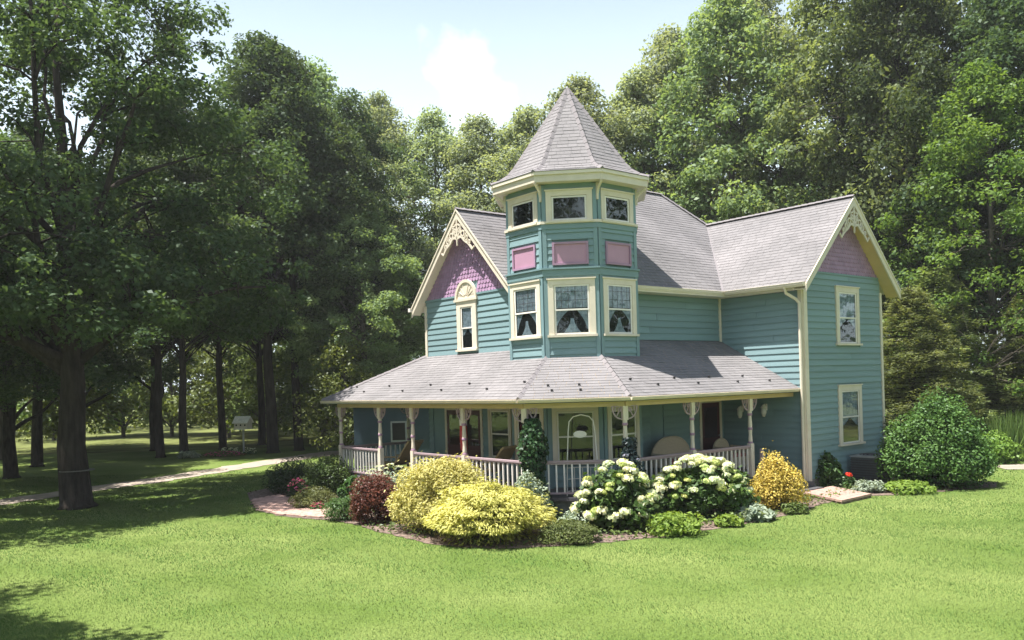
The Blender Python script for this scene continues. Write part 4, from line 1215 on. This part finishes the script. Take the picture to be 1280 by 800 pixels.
# mowing passes run away from the camera towards the drive; alternate passes lie the other way
md = np.array([.77, -.64]); mo = np.array([.64, .77])
q = GP @ mo + .35 * vnoise(GP[:, 0], GP[:, 1], .25, 5)
stripe = np.sign(np.sin(q * 2 * pi / 1.9))
th = rng.uniform(0, 2 * pi, n)
lean = np.stack([np.cos(th), np.sin(th)], 1) * .35 + md[None] * (stripe * .30)[:, None]
V = np.empty((n, 3, 3), np.float32)
sd = np.stack([-np.sin(th), np.cos(th)], 1) * (GW / 2)[:, None]
V[:, 0, :2] = GP - sd; V[:, 1, :2] = GP + sd; V[:, :2, 2] = .002
V[:, 2, :2] = GP + lean * GL[:, None]; V[:, 2, 2] = GL * .80
me = bpy.data.meshes.new('lawn_grass')
me.vertices.add(n * 3); me.loops.add(n * 3); me.polygons.add(n)
me.vertices.foreach_set('co', V.ravel()); me.loops.foreach_set('vertex_index', np.arange(n * 3, dtype=np.int32))
me.polygons.foreach_set('loop_start', np.arange(0, n * 3, 3, dtype=np.int32)); me.polygons.foreach_set('loop_total', np.full(n, 3, np.int32))
me.update(calc_edges=True)
along = GP @ md
streak = vnoise(q * 1.0, along * .16, 2.4, 9)
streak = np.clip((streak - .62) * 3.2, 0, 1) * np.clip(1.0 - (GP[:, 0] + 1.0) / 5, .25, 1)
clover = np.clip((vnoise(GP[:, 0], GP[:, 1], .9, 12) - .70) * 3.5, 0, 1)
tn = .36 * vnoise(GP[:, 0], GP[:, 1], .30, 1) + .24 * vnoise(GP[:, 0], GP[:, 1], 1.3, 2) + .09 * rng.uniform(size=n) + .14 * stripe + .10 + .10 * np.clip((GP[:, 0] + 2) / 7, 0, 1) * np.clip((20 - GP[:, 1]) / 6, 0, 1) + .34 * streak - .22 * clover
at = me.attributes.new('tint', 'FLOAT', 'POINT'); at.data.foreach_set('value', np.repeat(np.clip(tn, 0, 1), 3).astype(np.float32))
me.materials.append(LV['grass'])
tag(place('lawn_grass', me), kind='stuff', label='short mown lawn grass', cat='grass')
# bark chips on the bed
BP = [(-8.25, 26.2), (-7.45, 24.35), (-6.55, 23.0), (-5.15, 22.15), (-4.75, 22.9), (-5.2, 23.8), (-6.3, 24.9), (-7.2, 26.4), (-7.6, 27.2)]
bp_ = sheet('brick_path', BP, .022, M['mulch'])
bm_ = MB(); ca, sa = cos(.9), sin(.9)
for i in range(60):
    for j in range(30):
        bx, by = (i - 30) * .105, (j - 15) * .21 + (.105 if i % 2 else 0)
        X0, Y0 = -6.4 + bx * ca - by * sa, 24.4 + bx * sa + by * ca
        if inside(np.array([X0]), np.array([Y0]), BP)[0]:
            mm = Matrix.Translation((X0, Y0, .022)) @ Matrix.Rotation(.9, 4, 'Z') @ Matrix.Rotation(random.Random(i * 31 + j).uniform(-.02, .02), 4, 'X')
            bm_.cur = random.Random(i * 77 + j).random(); bm_.box(-.049, .049, -.10, .10, 0, .028, mm)
tag(bm_.build('brick', M['brick'], bp_), kind='stuff')
n = 9000; x = rng.uniform(-9, 14.5, n); y = rng.uniform(17, 30, n); k = inside(x, y, BED) & ~inside(x, y, HOUSE_FP)
x, y = x[k], y[k]; n = len(x)
me = leaf_mesh('mulch_chips', np.stack([x, y, rng.uniform(.015, .04, n)], 1), rng.normal(size=(n, 3)) * .35 + np.array([0, 0, 1]), rng.uniform(.05, .12, n), rng.uniform(.02, .05, n), rng.uniform(0, 1, n), M['chip'], rng)
tag(place('mulch_chips', me), kind='stuff', label='pinkish brown mulch chips on the garden bed', cat='mulch')

n = 15000; x = rng.uniform(-4, 14, n); y = rng.uniform(17, 27, n)
k = inside(x, y, BED) & ~inside(x, y, HOUSE_FP) & (vnoise(x, y, 1.1, 21) > .36)
x, y = x[k], y[k]; n = len(x)
me = leaf_mesh('groundcover', np.stack([x, y, rng.uniform(.02, 1, n) * (.06 + .24 * vnoise(x, y, 1.6, 23))], 1), rng.normal(size=(n, 3)) * .5 + np.array([0, 0, 1]), rng.uniform(.06, .15, n), rng.uniform(.04, .08, n), .6 * vnoise(x, y, .8, 22) + .4 * rng.uniform(size=n), LV['box'], rng)
tag(place('groundcover', me), kind='stuff', label='low mixed ground cover between the shrubs of the bed', cat='ground cover')
# brick landing at the corner of the wing
e = empty('brick_landing', (0, 0, 0), 0, 'low pink brick landing at the corner of the wing', 'landing')
LP = [(8.03, 23.75), (8.42, 21.95), (9.62, 23.0), (9.2, 24.7)]
mb = MB(); mb.prism([Vector((x, y, .0)) for x, y in LP], (0, 0, .085)); mb.build('base', M['mulch'], e)
c0 = np.array(LP[1]); ux = np.array(LP[2]) - c0; uy = np.array(LP[0]) - c0
LU, LVn = np.linalg.norm(ux), np.linalg.norm(uy); nu, nv = int(LU / .105), int(LVn / .21)
b1 = MB(); b1.box(.004, .996, .004, .996, 0, 1); BR = b1.mesh('brick', M['brick'])
for i in range(nu):
    for j in range(nv):
        p = c0 + ux * i / nu + uy * j / nv; a, b = ux / nu, uy / nv
        m = Matrix(((a[0] * .93, b[0] * .96, 0, p[0]), (a[1] * .93, b[1] * .96, 0, p[1]), (0, 0, .05 + .006 * rng.uniform(), .06), (0, 0, 0, 1)))
        place('brick', BR, e, m)

# ------------------------------------------------------------------ air conditioner
e = empty('air_conditioner', (10.9, 26.0, 0), HZ + pi / 2, 'dark grey air conditioner with a pale top rim beside the wing wall', 'air conditioner')
mb = MB(); mb.box(-.42, .42, -.42, .42, .06, .82); mb.build('cabinet', M['ac'], e)
mb = MB(); mb.box(-.45, .45, -.45, .45, .82, .87); mb.build('top_rim', M['galv'], e)
mb = MB(); mb.box(-.5, .5, -.5, .5, 0, .06); mb.build('pad', M['foundation'], e)
sl = MB(); sl.box(-.40, .40, -.015, .015, -.012, .012); SL = sl.mesh('louvre', M['iron'])
for k in range(9):
    for r_ in (0, pi / 2, pi, -pi / 2):
        place('louvre', SL, e, Matrix.Rotation(r_, 4, 'Z') @ Matrix.Translation((0, -.43, .14 + .075 * k)))
mb = MB()
for r_ in (.12, .22, .32): mb.tube([(r_ * cos(2 * pi * k / 20), r_ * sin(2 * pi * k / 20), .89) for k in range(21)], .008, 5, cap=False)
mb.build('fan_guard', M['iron'], e)

# ------------------------------------------------------------------ birdhouse on its pole
e = empty('birdhouse', (-14.82, 46.1, 0), R(-14), 'large white birdhouse on a tall pole beyond the drive', 'birdhouse')
mb = MB(); mb.tube([(0, 0, 0), (0, 0, 1.36)], .05, 8); mb.build('pole', M['galv'], e)
mb = MB(); mb.box(-.40, .40, -.25, .25, 1.36, 1.72)
mb.prism([Vector((-.40, -.25, 1.72)), Vector((-.40, .25, 1.72)), Vector((-.40, 0, 1.98))], (.8, 0, 0)); mb.build('body', M['birdwood'], e)
for sg in (-1, 1):
    mb = MB(); mb.prism([Vector((-.47, sg * .34, 1.66)), Vector((.47, sg * .34, 1.66)), Vector((.47, 0, 2.02)), Vector((-.47, 0, 2.02))], (0, 0, .025)); mb.build('roof', M['stone_white'], e)
mb = MB(); mb.box(-.45, .45, -.33, .33, 1.33, 1.36); mb.build('shelf', M['stone_white'], e)
for x_ in (-.26, 0, .26):
    mb = MB(); mb.tube([(x_, -.252, 1.56), (x_, -.256, 1.56)], .05, 12); mb.build('entrance_hole', M['interior'], e)

# ------------------------------------------------------------------ low outbuilding glimpsed through the porch
e = empty('outbuilding', (-5.25, 38.2, 0), 0, 'low blue-grey outbuilding seen through the left end of the porch', 'outbuilding')
mb = MB(); mb.box(-1.75, 1.75, -1.5, 1.5, 0, 2.55); mb.build('wall', M['outbuilding'], e)
mb = MB(); mb.prism([Vector((-1.85, -1.7, 2.55)), Vector((-1.85, 1.7, 2.55)), Vector((-1.85, 0, 3.15))], (3.7, 0, 0)); mb.build('roof', M['cap'], e)
mb = MB(); mb.box(-.15, .55, -1.53, -1.5, 1.0, 1.9); wnd = mb.build('window', M['galv'], e)
mb = MB(); mb.box(-.08, .48, -1.54, -1.531, 1.08, 1.83); mb.build('pane', M['interior'], wnd)

# ================================================================== TREES
def tree(name, wood, crown, x, y, rz, s, sz, label, group=None, z=0):
    e = empty(name, (x, y, z), rz, label, 'tree', group); e.scale = (s, s, sz)
    place('trunk', wood, e); place('crown', crown, e)
    return e
# the big oak on the left: low forked trunk, crown reaching back from the lawn
oak_l = [(-3.5, -4.5, 8.5, 4.2, 4.0, 2.8), (1.0, -1.5, 6.4, 3.2, 3.2, 1.4), (3.4, 4.5, 7.4, 3.0, 4.0, 2.0), (-2.0, .5, 8.2, 5.2, 6.0, 2.6), (-1.6, 1.0, 12.5, 5.6, 6.6, 3.4), (-2.5, 2.0, 16.5, 4.6, 5.6, 2.8), (1.6, 6.5, 11.5, 3.6, 4.6, 3.2), (.2, 3.6, 15.0, 3.6, 4.0, 2.8), (-4.8, 0, 7.0, 3.6, 4.5, 2.0)]
w, c = tree_meshes(4, 18.5, 5.0, 7, .44, LV['oak'], M['bark'], n_clump=560, n_per=330, leaf=(.17, .11), clump=(.45, 1.05), lobes=oak_l, n_limbs=22, fork=(4.6, 9.0), top_frac=.82)
e = tree('oak_tree', w, c, -13.43, 25.8, 0, 1, 1, 'big dark oak in the left foreground with a pale strap round its trunk')
mb = MB(); mb.tube([(.02, 0, 1.13), (.02, 0, 1.155)], .50, 20); mb.build('strap', M['strap'], e)
# a neighbour out of frame whose shade falls on the near corner of the lawn
P_ = {}
P_['A'] = tree_meshes(11, 20, 6.0, 5.2, .30, LV['maple'], M['bark_grey'], 290, 224, (0.2, 0.13), (.5, 1.15))
P_['B'] = tree_meshes(12, 20, 4.5, 4.4, .26, LV['pale'], M['bark_grey'], 290, 224, (0.18, 0.12), (.45, 1.05), prof=(.15, .7))
P_['C'] = tree_meshes(13, 20, 4.8, 4.8, .28, LV['oak'], M['bark'], 250, 240, (0.185, 0.12), (.5, 1.15), twist=.4)
P_['D'] = tree_meshes(14, 20, 2.2, 5.4, .26, LV['bright'], M['bark_grey'], 280, 207, (0.2, 0.13), (.5, 1.15), prof=(.2, .8), twist=.35)
P_['E'] = tree_meshes(15, 20, 6.8, 5.0, .26, LV['oak'], M['bark'], 250, 240, (0.185, 0.12), (.5, 1.15), prof=(.1, .55))
P_['F'] = tree_meshes(16, 20, 5.5, 4.8, .28, LV['pale'], M['bark_grey'], 290, 224, (0.195, 0.125), (.5, 1.15), twist=.4)
P_['G'] = tree_meshes(17, 7, .8, 2.6, .09, LV['under'], M['bark_grey'], 90, 130, (.20, .13), (.5, 1.0), n_limbs=8)
PN = pine_meshes(21, 17, 1.6, 3.6, .24)
LBL = {'A': 'mid green tree', 'B': 'haze-pale narrow tree', 'C': 'dark tree', 'D': 'bright low branched tree', 'E': 'tall dark trunked tree', 'F': 'haze-pale grey green tree'}
# (kind, x, y, height, spread, where)
TREES = [
    ('C', -13.7, 10.4, 15, .95, 'left of the photo, shading the near lawn corner'),
    ('E', -18.9, 45.0, 20, .8, 'by the drive, left trunk of a pair'),
    ('E', -17.4, 44.4, 19, .8, 'by the drive, right trunk of a pair'),
    ('E', -13.2, 46.0, 22.5, 1.1, 'with a stout trunk right beside the birdhouse'),
    ('E', -12.1, 47.2, 22, .9, 'close behind the stout trunk by the birdhouse'),
    ('C', -21.5, 36.0, 14.5, 1.15, 'behind the foreground oak at the left edge'),
    ('C', -21.0, 31.5, 13.5, .95, 'leaning over the drive just behind the oak'),
    ('E', -23.5, 41.5, 16.5, 1.1, 'second behind the oak at the far left'),
    ('E', -17.3, 50.0, 20, .9, 'left of the birdhouse, slim and straight'),
    ('E', -15.9, 53.0, 20, .85, 'behind the birdhouse, slim trunk'),
    ('C', -9.6, 52.0, 21.5, 1.0, 'left of the porch roof, dark and full'),
    ('A', -8.2, 46.5, 14, .95, 'rounded, right above the left end of the porch roof'),
    ('A', -12.8, 57.0, 25, 1.05, 'in the row at the left, its top meeting the open sky'),
    ('B', -9.0, 60.0, 24, 1.05, 'left of the sky gap, with a feathery top'),
    ('F', -5.2, 58.0, 22, 1.0, 'in the lowest dip of the tree line, left of the gable'),
    ('F', -1.8, 56.5, 21, 1.0, 'directly behind the left gable peak'),
    ('B', 1.2, 53.0, 20.5, 1.05, 'left of the tower roof'),
    ('F', 4.4, 51.0, 21.5, 1.0, 'directly behind the tower spire'),
    ('B', 8.0, 51.5, 22, 1.05, 'right of the tower spire'),
    ('F', 10.5, 53.0, 25, 1.05, 'at the right edge of the open sky'),
    ('A', 13.0, 49.0, 26, 1.1, 'tall, above the valley of the main roof'),
    ('B', 15.8, 53.0, 28, 1.1, 'tall, behind the wing roof ridge'),
    ('A', 18.2, 46.0, 27, 1.05, 'tall, above the wing gable peak'),
    ('C', 20.2, 42.5, 26, .95, 'dark, right behind the wing gable'),
    ('A', 23.0, 47.0, 27, 1.1, 'second from the right edge at the back'),
    ('D', 20.6, 36.5, 16.5, .95, 'with sunlit layered boughs at the right edge'),
    ('C', 23.2, 38.5, 22, 1.05, 'with twin dark stems at the right edge'),
    ('E', 25.5, 43.5, 24, 1.0, 'at the right edge behind the twin stems'),
    ('A', -28.5, 47.0, 17, 1.1, 'beyond the oak at the left edge of the wood'),
    ('C', -21.5, 50.5, 18, 1.1, 'deep in the wood behind the birdhouse, left side'),
    ('C', -26.5, 51.0, 18, 1.1, 'deep in the wood at the far left'),
]
rt = random.Random(5)
NM = {'A': 'broadleaf_tree', 'B': 'narrow_tree', 'C': 'dark_tree', 'D': 'low_branched_tree', 'E': 'tall_trunk_tree', 'F': 'haze_pale_tree'}
for k, x, y, h, sp, where in TREES:
    w, c = P_[k]
    tree(NM[k], w, c, x, y, rt.uniform(0, 2 * pi), sp * rt.uniform(.95, 1.05) * (h / 20) ** .4, h / 20, LBL[k] + ' ' + where, 'trees of the wood around the house')
for x, y, h, s, where in [(15.6, 33.2, 6.8, .85, 'beside the wing wall behind the big green shrub'), (18.1, 36.2, 8, .95, 'behind the big green shrub, the tallest of the pines'), (21.3, 35.0, 6.5, .85, 'right of the big green shrub, partly hidden by the sunlit boughs'), (12.6, 39.0, 10.0, .9, 'pale, just above the ridge of the wing roof')]:
    tree('pine_tree', *PN, x, y, rt.uniform(0, 6), s, h / 17, 'soft needled pine ' + where, 'pines behind the wing')
for i, (x, y, s, where) in enumerate([(-16.8, 57.5, 1.1, 'behind the birdhouse'), (-11.8, 53.5, 1.1, 'right of the stout trunk by the birdhouse'),
        (-8.6, 43.0, .75, 'dark, beside the far left porch post'), (-21.0, 62.0, 1.3, 'far back between the trunks on the left'), (-29.5, 55.0, 1.3, 'far back at the left edge'), (-14.2, 63.0, 1.2, 'far back, to the right of the birdhouse'),
        (22.4, 45.0, 1.0, 'in the shade behind the tall grass on the right'), (19.0, 45.0, 1.1, 'in the shade behind the pines'), (26.5, 38.0, 1.0, 'at the right edge behind the garden path'), (-36, 66, 1.35, 'sunlit, far back at the left edge'), (-31.5, 68, 1.4, 'sunlit, far back, second from the left'), (-27, 66.5, 1.3, 'sunlit, far back behind the oak trunk'), (-23.5, 69, 1.4, 'sunlit, far back right of the oak trunk'), (-19.5, 67, 1.2, 'sunlit, far back behind the trunk pair'), (-16, 70, 1.4, 'sunlit, far back behind the birdhouse'), (-10.5, 68, 1.3, 'sunlit, far back left of the porch'), (-33, 44, 1.2, 'outside the left edge')]):
    e = tree('sapling', *P_['G'], x, y, rt.uniform(0, 6), s * 1.15, s * 1.15, 'bushy understory sapling ' + where, 'saplings in the understory')
# the far wood closing the view behind the trunks
rng = np.random.default_rng(8)
nC = 420
x = rng.uniform(-75, 75, nC); y = 74 + rng.uniform(0, 22, nC) + .004 * x * x * -1; z = rng.uniform(.4, 1, nC) ** 1.1 * 15 - .5
z[:150] = rng.uniform(.2, 3.5, 150)
Pp, Nn, Tt = clump_leaves(np.stack([x, y, z], 1), rng.uniform(1.6, 3.2, nC), 22, rng, .7)
tag(place('far_wood', leaf_mesh('far_wood', Pp, Nn, .55 * rng.uniform(.7, 1.2, len(Pp)), .38, Tt, LV['under'], rng)), 'far wood of mixed trees closing the view behind the trunks', 'woodland', None, 'stuff')
# unseen trees added left of the lawn to block low sky light
nC = 260
x = -26 - rng.uniform(0, 16, nC); y = rng.uniform(-30, 36, nC); z = rng.uniform(.1, 1, nC) * 18
Pp, Nn, Tt = clump_leaves(np.stack([x, y, z], 1), rng.uniform(1.6, 3.0, nC), 22, rng, .7)
tag(place('far_wood', leaf_mesh('left_screen_wood', Pp, Nn, .5 * rng.uniform(.7, 1.2, len(Pp)), .34, Tt, LV['oak'], rng)), 'unseen wood added beyond the left edge to block low sky light', 'woodland', None, 'stuff')
# wood behind the lawn on the viewer's side, seen only in the window glass
nC = 420
x = rng.uniform(-60, 60, nC); y = -42 - rng.uniform(0, 14, nC); z = rng.uniform(.1, 1, nC) * 27
Pp, Nn, Tt = clump_leaves(np.stack([x, y, z], 1), rng.uniform(1.8, 3.4, nC), 14, rng, .7)
tag(place('far_wood', leaf_mesh('near_wood', Pp, Nn, .6 * rng.uniform(.7, 1.2, len(Pp)), .42, Tt, LV['oak'], rng)), 'wood across the lawn behind the viewer', 'woodland', None, 'stuff')
# trees added on the right so the window glass mirrors less plain sky
nC = 380
x = 36 + rng.uniform(0, 16, nC); y = rng.uniform(-35, 70, nC); z = rng.uniform(.1, 1, nC) * 18
Pp, Nn, Tt = clump_leaves(np.stack([x, y, z], 1), rng.uniform(1.6, 3.0, nC), 22, rng, .7)
tag(place('far_wood', leaf_mesh('right_screen_wood', Pp, Nn, .5 * rng.uniform(.7, 1.2, len(Pp)), .34, Tt, LV['oak'], rng)), 'wood added beyond the right edge to darken window reflections', 'woodland', None, 'stuff')

# ================================================================== GARDEN PLANTS
def shrub(name, seed, x, y, w, h, lobes, n, leaf, lv, label, cat='shrub', d=None, group=None, stems=7, sr=.018, z=0, **k):
    e = empty(name, (x, y, z), 0, label, cat, group)
    place('foliage', shrub_crown(seed, w, d or w, h, lobes, n, leaf, LV[lv], **k), e)
    if stems: place('stem', stems_mesh(seed, w, d or w, h, stems, sr, M['bark']), e)
    return e
def flowers(e, name, seed, pts, r, lv, n=26):
    """one shared flower head, placed head by head"""
    rg = np.random.default_rng(seed)
    d = unit(rg.normal(size=(n, 3))); d[:, 2] = np.abs(d[:, 2]) * .9 - .25
    p = d * r * np.array([1, 1, .72])
    me = leaf_mesh(name, p, d + rg.normal(size=(n, 3)) * .25, r * .85, r * .72, rg.uniform(.2, 1, n), LV[lv], rg)
    for q in pts:
        s = rg.uniform(.75, 1.25)
        place(name, me, e, Matrix.Translation(q) @ Matrix.Rotation(rg.uniform(0, 6), 4, 'Z') @ Matrix.Rotation(rg.uniform(-.4, .4), 4, 'X') @ Matrix.Scale(s, 4))
def dome_pts(seed, n, w, d, h, face=None, zmin=.3):
    rg = np.random.default_rng(seed); o = []
    md = min(.11, .5 * w / sqrt(n))
    for _ in range(n * 40):
        if len(o) >= n: break
        v = unit(rg.normal(size=3)); v[2] = abs(v[2])
        if v[1] > .35: continue
        p = Vector((v[0] * w / 2, v[1] * d / 2, h * (.12 + .88 * v[2])))
        if p.z < h * zmin: continue
        if any((p - q).length < md for q in o[-40:]): continue
        o.append(p)
    return o
shrub('yew_shrub', 1, -7.45, 28.1, 1.75, 1.2, 14, 7000, (.08, .03), 'yew', 'dark green spreading yew at the left end of the bed')
shrub('arborvitae', 2, -6.2, 27.5, 1.42, 1.32, 22, 8000, (.075, .045), 'box', 'rounded bright green arborvitae in front of the left porch railing', lump=.30)
shrub('dwarf_spruce', 3, -5.85, 24.3, 1.25, .60, 14, 5500, (.06, .025), 'olive', 'low yellowish green dwarf spruce on its own at the edge of the mulch')
e = shrub('azalea', 4, -7.0, 27.0, .6, .55, 7, 1500, (.06, .035), 'yew', 'small azalea with pink flowers beside the dark yew', 'flowering shrub')
flowers(e, 'flower', 5, dome_pts(6, 22, .6, .6, .56), .055, 'pink_fl', 12)
e = shrub('pink_flower', 7, -5.6, 23.75, .4, .22, 5, 500, (.05, .03), 'hyd', 'tiny clump of magenta flowers in front of the low dwarf spruce', 'flower', stems=0)
flowers(e, 'bloom', 8, dome_pts(9, 12, .4, .4, .22), .04, 'pink_fl', 10)
shrub('dwarf_evergreen', 10, -4.45, 21.85, 1.0, .72, 12, 4500, (.06, .025), 'box', 'low dark evergreen mound left of the red barberry', lump=.3)
shrub('green_perennial', 11, -5.0, 26.0, .9, .75, 8, 900, (.20, .10), 'hyd', 'broad leafed green perennial behind the dark evergreen mound', 'plant', stems=4)
shrub('barberry', 12, -3.58, 21.3, 1.28, 1.36, 20, 9500, (.055, .035), 'red', 'dark red barberry bush left of the yellow shrubs', lump=.30)
e = shrub('white_phlox', 13, -3.75, 24.6, 1.9, 1.10, 12, 1800, (.09, .04), 'silver', 'loose plant with small white flowers below the left porch posts', 'flower', d=.9)
flowers(e, 'flower_head', 14, dome_pts(15, 34, 1.9, .9, 1.16, zmin=.6), .055, 'white_fl', 12)
shrub('golden_cypress', 16, -1.75, 19.95, 2.20, 1.90, 60, 26000, (.075, .034), 'gold_dull', 'larger pale yellow shrub, the rear of the two yellow shrubs', lump=.21, up=.6, tang_up=.6, tip=.1)
shrub('thread_cypress', 17, -.62, 18.55, 2.50, 1.47, 54, 26000, (.10, .032), 'gold', 'bright yellow feathery shrub at the front of the bed', lump=.25, up=1.0, tang_up=1.0, tip=-.12, lz=.42)
# climbers on the two front posts
def climber(name, seed, x, y, w, h, n, leaf, lv, label, fl=None):
    rg = np.random.default_rng(seed); e = empty(name, (x, y, 0), 0, label, 'climbing plant')
    t = rg.uniform(0, 1, n); th = rg.uniform(0, 2 * pi, n); rr = w / 2 * (1 - .55 * t) * rg.uniform(.2, 1, n) ** .5 * (1 + .3 * np.sin(9 * t + seed))
    p = np.stack([rr * np.cos(th), rr * np.sin(th) * .8, .05 + t * h], 1)
    me = leaf_mesh('foliage', p, np.stack([np.cos(th), np.sin(th), .5 + 0 * t], 1) + rg.normal(size=(n, 3)) * .5, leaf[0] * rg.uniform(.7, 1.2, n), leaf[1], rg.uniform(0, 1, n), LV[lv], rg)
    place('foliage', me, e)
    mb = MB()
    for k in range(5):
        a = k * 1.256; mb.tube([(.1 * cos(a + q), .1 * sin(a + q), h * q / 8) for q in range(8)], .012, 5)
    mb.build('stem', M['bark'], e)
    if fl:
        i = rg.integers(0, n, fl[1]); flowers(e, 'flower', seed + 1, [Vector(tuple(p[q] * np.array([1.1, 1.1, 1]))) for q in i if p[q][1] < .1], fl[2], fl[0], 10)
    return e
climber('climbing_vine', 20, .42, 20.75, 1.0, 2.45, 2600, (.11, .075), 'vine', 'dark leafy vine climbing the porch post left of the arched trellis')
shrub('variegated_euonymus', 21, .28, 19.9, .95, 1.45, 16, 3000, (.075, .045), 'silver', 'pale variegated shrub at the foot of the dark vine', d=.7, lump=.28)
climber('clematis', 22, 2.72, 20.30, .95, 1.95, 1900, (.10, .06), 'navy', 'dark clematis with pale violet flowers on the post between the two hydrangeas', ('purple_fl', 26, .07))
shrub('low_spirea', 23, 1.08, 17.9, 1.2, .52, 16, 5200, (.055, .028), 'olive', 'low dull green mound right of the bright yellow shrub', lump=.28)
shrub('silver_perennial', 24, 1.3, 19.3, .75, .50, 9, 1200, (.08, .04), 'silver', 'small silvery leafed plant left of the first hydrangea', 'plant', stems=3)
e = shrub('hydrangea', 25, 2.25, 19.35, 1.75, 1.42, 26, 3000, (.17, .105), 'hyd', 'white flowering hydrangea right of the arched trellis, the left of two', 'hydrangea', d=1.45, lump=.27, sr=.014)
flowers(e, 'flower_head', 26, dome_pts(27, 32, 1.85, 1.55, 1.55, zmin=.22), .12, 'white_fl', 50)
flowers(e, 'flower_head', 126, dome_pts(127, 16, 1.85, 1.55, 1.52, zmin=.25), .095, 'lime_fl', 44)
e = shrub('hydrangea', 28, 4.45, 20.55, 2.35, 1.38, 30, 4200, (.17, .105), 'hyd', 'wider white flowering hydrangea along the right-hand porch railing', 'hydrangea', d=1.45, lump=.25, sr=.014)
flowers(e, 'flower_head', 29, dome_pts(30, 40, 2.5, 1.55, 1.48, zmin=.35), .12, 'white_fl', 50)
flowers(e, 'flower_head', 129, dome_pts(130, 24, 2.5, 1.55, 1.46, zmin=.3), .10, 'lime_fl', 44)
shrub('lime_perennial', 31, 3.42, 18.55, 1.15, .50, 12, 1900, (.11, .055), 'lime', 'lime green low plant between the two hydrangeas', 'plant', stems=3)
shrub('golden_barberry', 32, 6.62, 21.55, 1.35, 1.42, 24, 7500, (.065, .042), 'gold_orange', 'amber yellow upright shrub at the right end of the porch', lump=.37, peak=.28)
shrub('variegated_hosta', 33, 5.55, 19.95, .85, .42, 9, 600, (.20, .11), 'silver', 'small pale edged hosta in front of the wider hydrangea', 'plant', stems=0)
shrub('sedum', 34, 6.75, 20.75, .6, .30, 6, 700, (.08, .05), 'box', 'small green sedum in front of the amber shrub', 'plant', stems=0)
shrub('hosta', 35, 4.75, 19.25, .6, .30, 7, 420, (.17, .09), 'lime', 'small bright hosta at the bed edge right of the lime plant', 'plant', stems=0)
shrub('green_shrub', 36, 9.3, 25.5, .95, 1.15, 12, 1900, (.14, .085), 'hyd', 'leafy green shrub against the corner of the wing', 'shrub')
e = shrub('geranium', 37, 9.75, 24.9, .45, .42, 5, 500, (.09, .06), 'hyd', 'small plant with one red flower in front of the wing wall', 'flower', stems=0)
flowers(e, 'flower', 38, [Vector((-.05, -.2, .44))], .085, 'red_fl', 30)
shrub('dark_yew', 39, 12.2, 28.0, 1.35, 2.35, 16, 6000, (.08, .03), 'yew', 'tall dark yew at the right corner of the wing wall', lump=.3)
shrub('lamb_ear', 40, 10.0, 24.05, .95, .38, 10, 1200, (.12, .05), 'silver', 'silvery grey plant right of the brick landing', 'plant', stems=0)
shrub('lady_mantle', 41, 10.95, 23.75, 1.2, .36, 11, 1500, (.12, .08), 'lime', 'yellow green low plant left of the big rounded shrub', 'plant', stems=0)
shrub('viburnum', 42, 12.45, 24.95, 3.15, 2.72, 60, 26000, (.10, .058), 'viburnum', 'big rounded glossy green shrub at the right of the house', d=2.6, lump=.25, peak=.30, stems=12, sr=.03)
rg = np.random.default_rng(50)
def reeds(name, x, y, w, h, n, lv, label):
    e = empty(name, (x, y, 0), 0, label, 'grass clump')
    p = np.stack([rg.normal(size=n) * w * .25, rg.normal(size=n) * w * .22, np.full(n, h * .5) * rg.uniform(.5, 1, n)], 1)
    tg = np.stack([p[:, 0] * .35 + rg.normal(size=n) * .12, p[:, 1] * .35 + rg.normal(size=n) * .12, np.ones(n)], 1)
    place('blade', leaf_mesh('blade', p, rg.normal(size=(n, 3)) * np.array([1, 1, .1]), p[:, 2] * 2, .035, rg.uniform(0, 1, n), LV[lv], rg, tg), e)
    return tag(e.children[0], kind='stuff')
reeds('ornamental_grass', 18.3, 31.2, 1.9, 2.0, 900, 'reed', 'tall ornamental grass at the right edge by the garden path')
shrub('lime_shrub', 51, 17.2, 30.6, 1.6, 1.25, 14, 2600, (.11, .07), 'lime', 'yellow green leafy clump left of the tall ornamental grass', 'plant')
# small planting round the birdhouse pole
for i, x in enumerate((-15.6, -15.25, -14.95, -14.45, -14.1)):
    e = shrub('white_flower', 60 + i, x, 45.3 + .1 * (i % 2), .36, .34, 4, 160, (.1, .06), 'hyd', ['leftmost', 'second from left', 'middle', 'second from right', 'rightmost'][i] + ' white flower clump in the row under the birdhouse', 'flower', group='white flowers under the birdhouse', stems=0)
    flowers(e, 'bloom', 70 + i, dome_pts(80 + i, 7, .36, .36, .38), .07, 'white_fl', 10)
e = shrub('salmon_flower', 90, -15.3, 44.3, 2.2, .26, 9, 700, (.1, .06), 'olive', 'long patch of salmon flowers in front of the birdhouse', 'flower', d=.7, stems=0)
flowers(e, 'bloom', 91, dome_pts(92, 40, 2.2, .7, .27, zmin=.2), .06, 'pink_fl', 10)
shrub('blue_hosta', 93, -17.1, 44.2, .9, .45, 7, 500, (.18, .1), 'silver', 'blue grey hosta left of the salmon flowers by the birdhouse', 'plant', stems=0)

# ================================================================== HUMID AIR
mb = MB(); mb.box(-910, 910, -310, 1210, -1, 34)
hz = bpy.data.materials.new('humid_air'); hz.use_nodes = True
hn = hz.node_tree.nodes; hn.remove(hn['Principled BSDF'])
pv = hn.new('ShaderNodeVolumePrincipled'); pv.inputs['Color'].default_value = (.95, .98, 1, 1); pv.inputs['Density'].default_value = .00045; pv.inputs['Anisotropy'].default_value = .2
hz.node_tree.links.new(pv.outputs[0], hn['Material Output'].inputs['Volume'])
tag(mb.build('haze', hz), 'thin summer haze over the garden', 'haze', None, 'stuff')
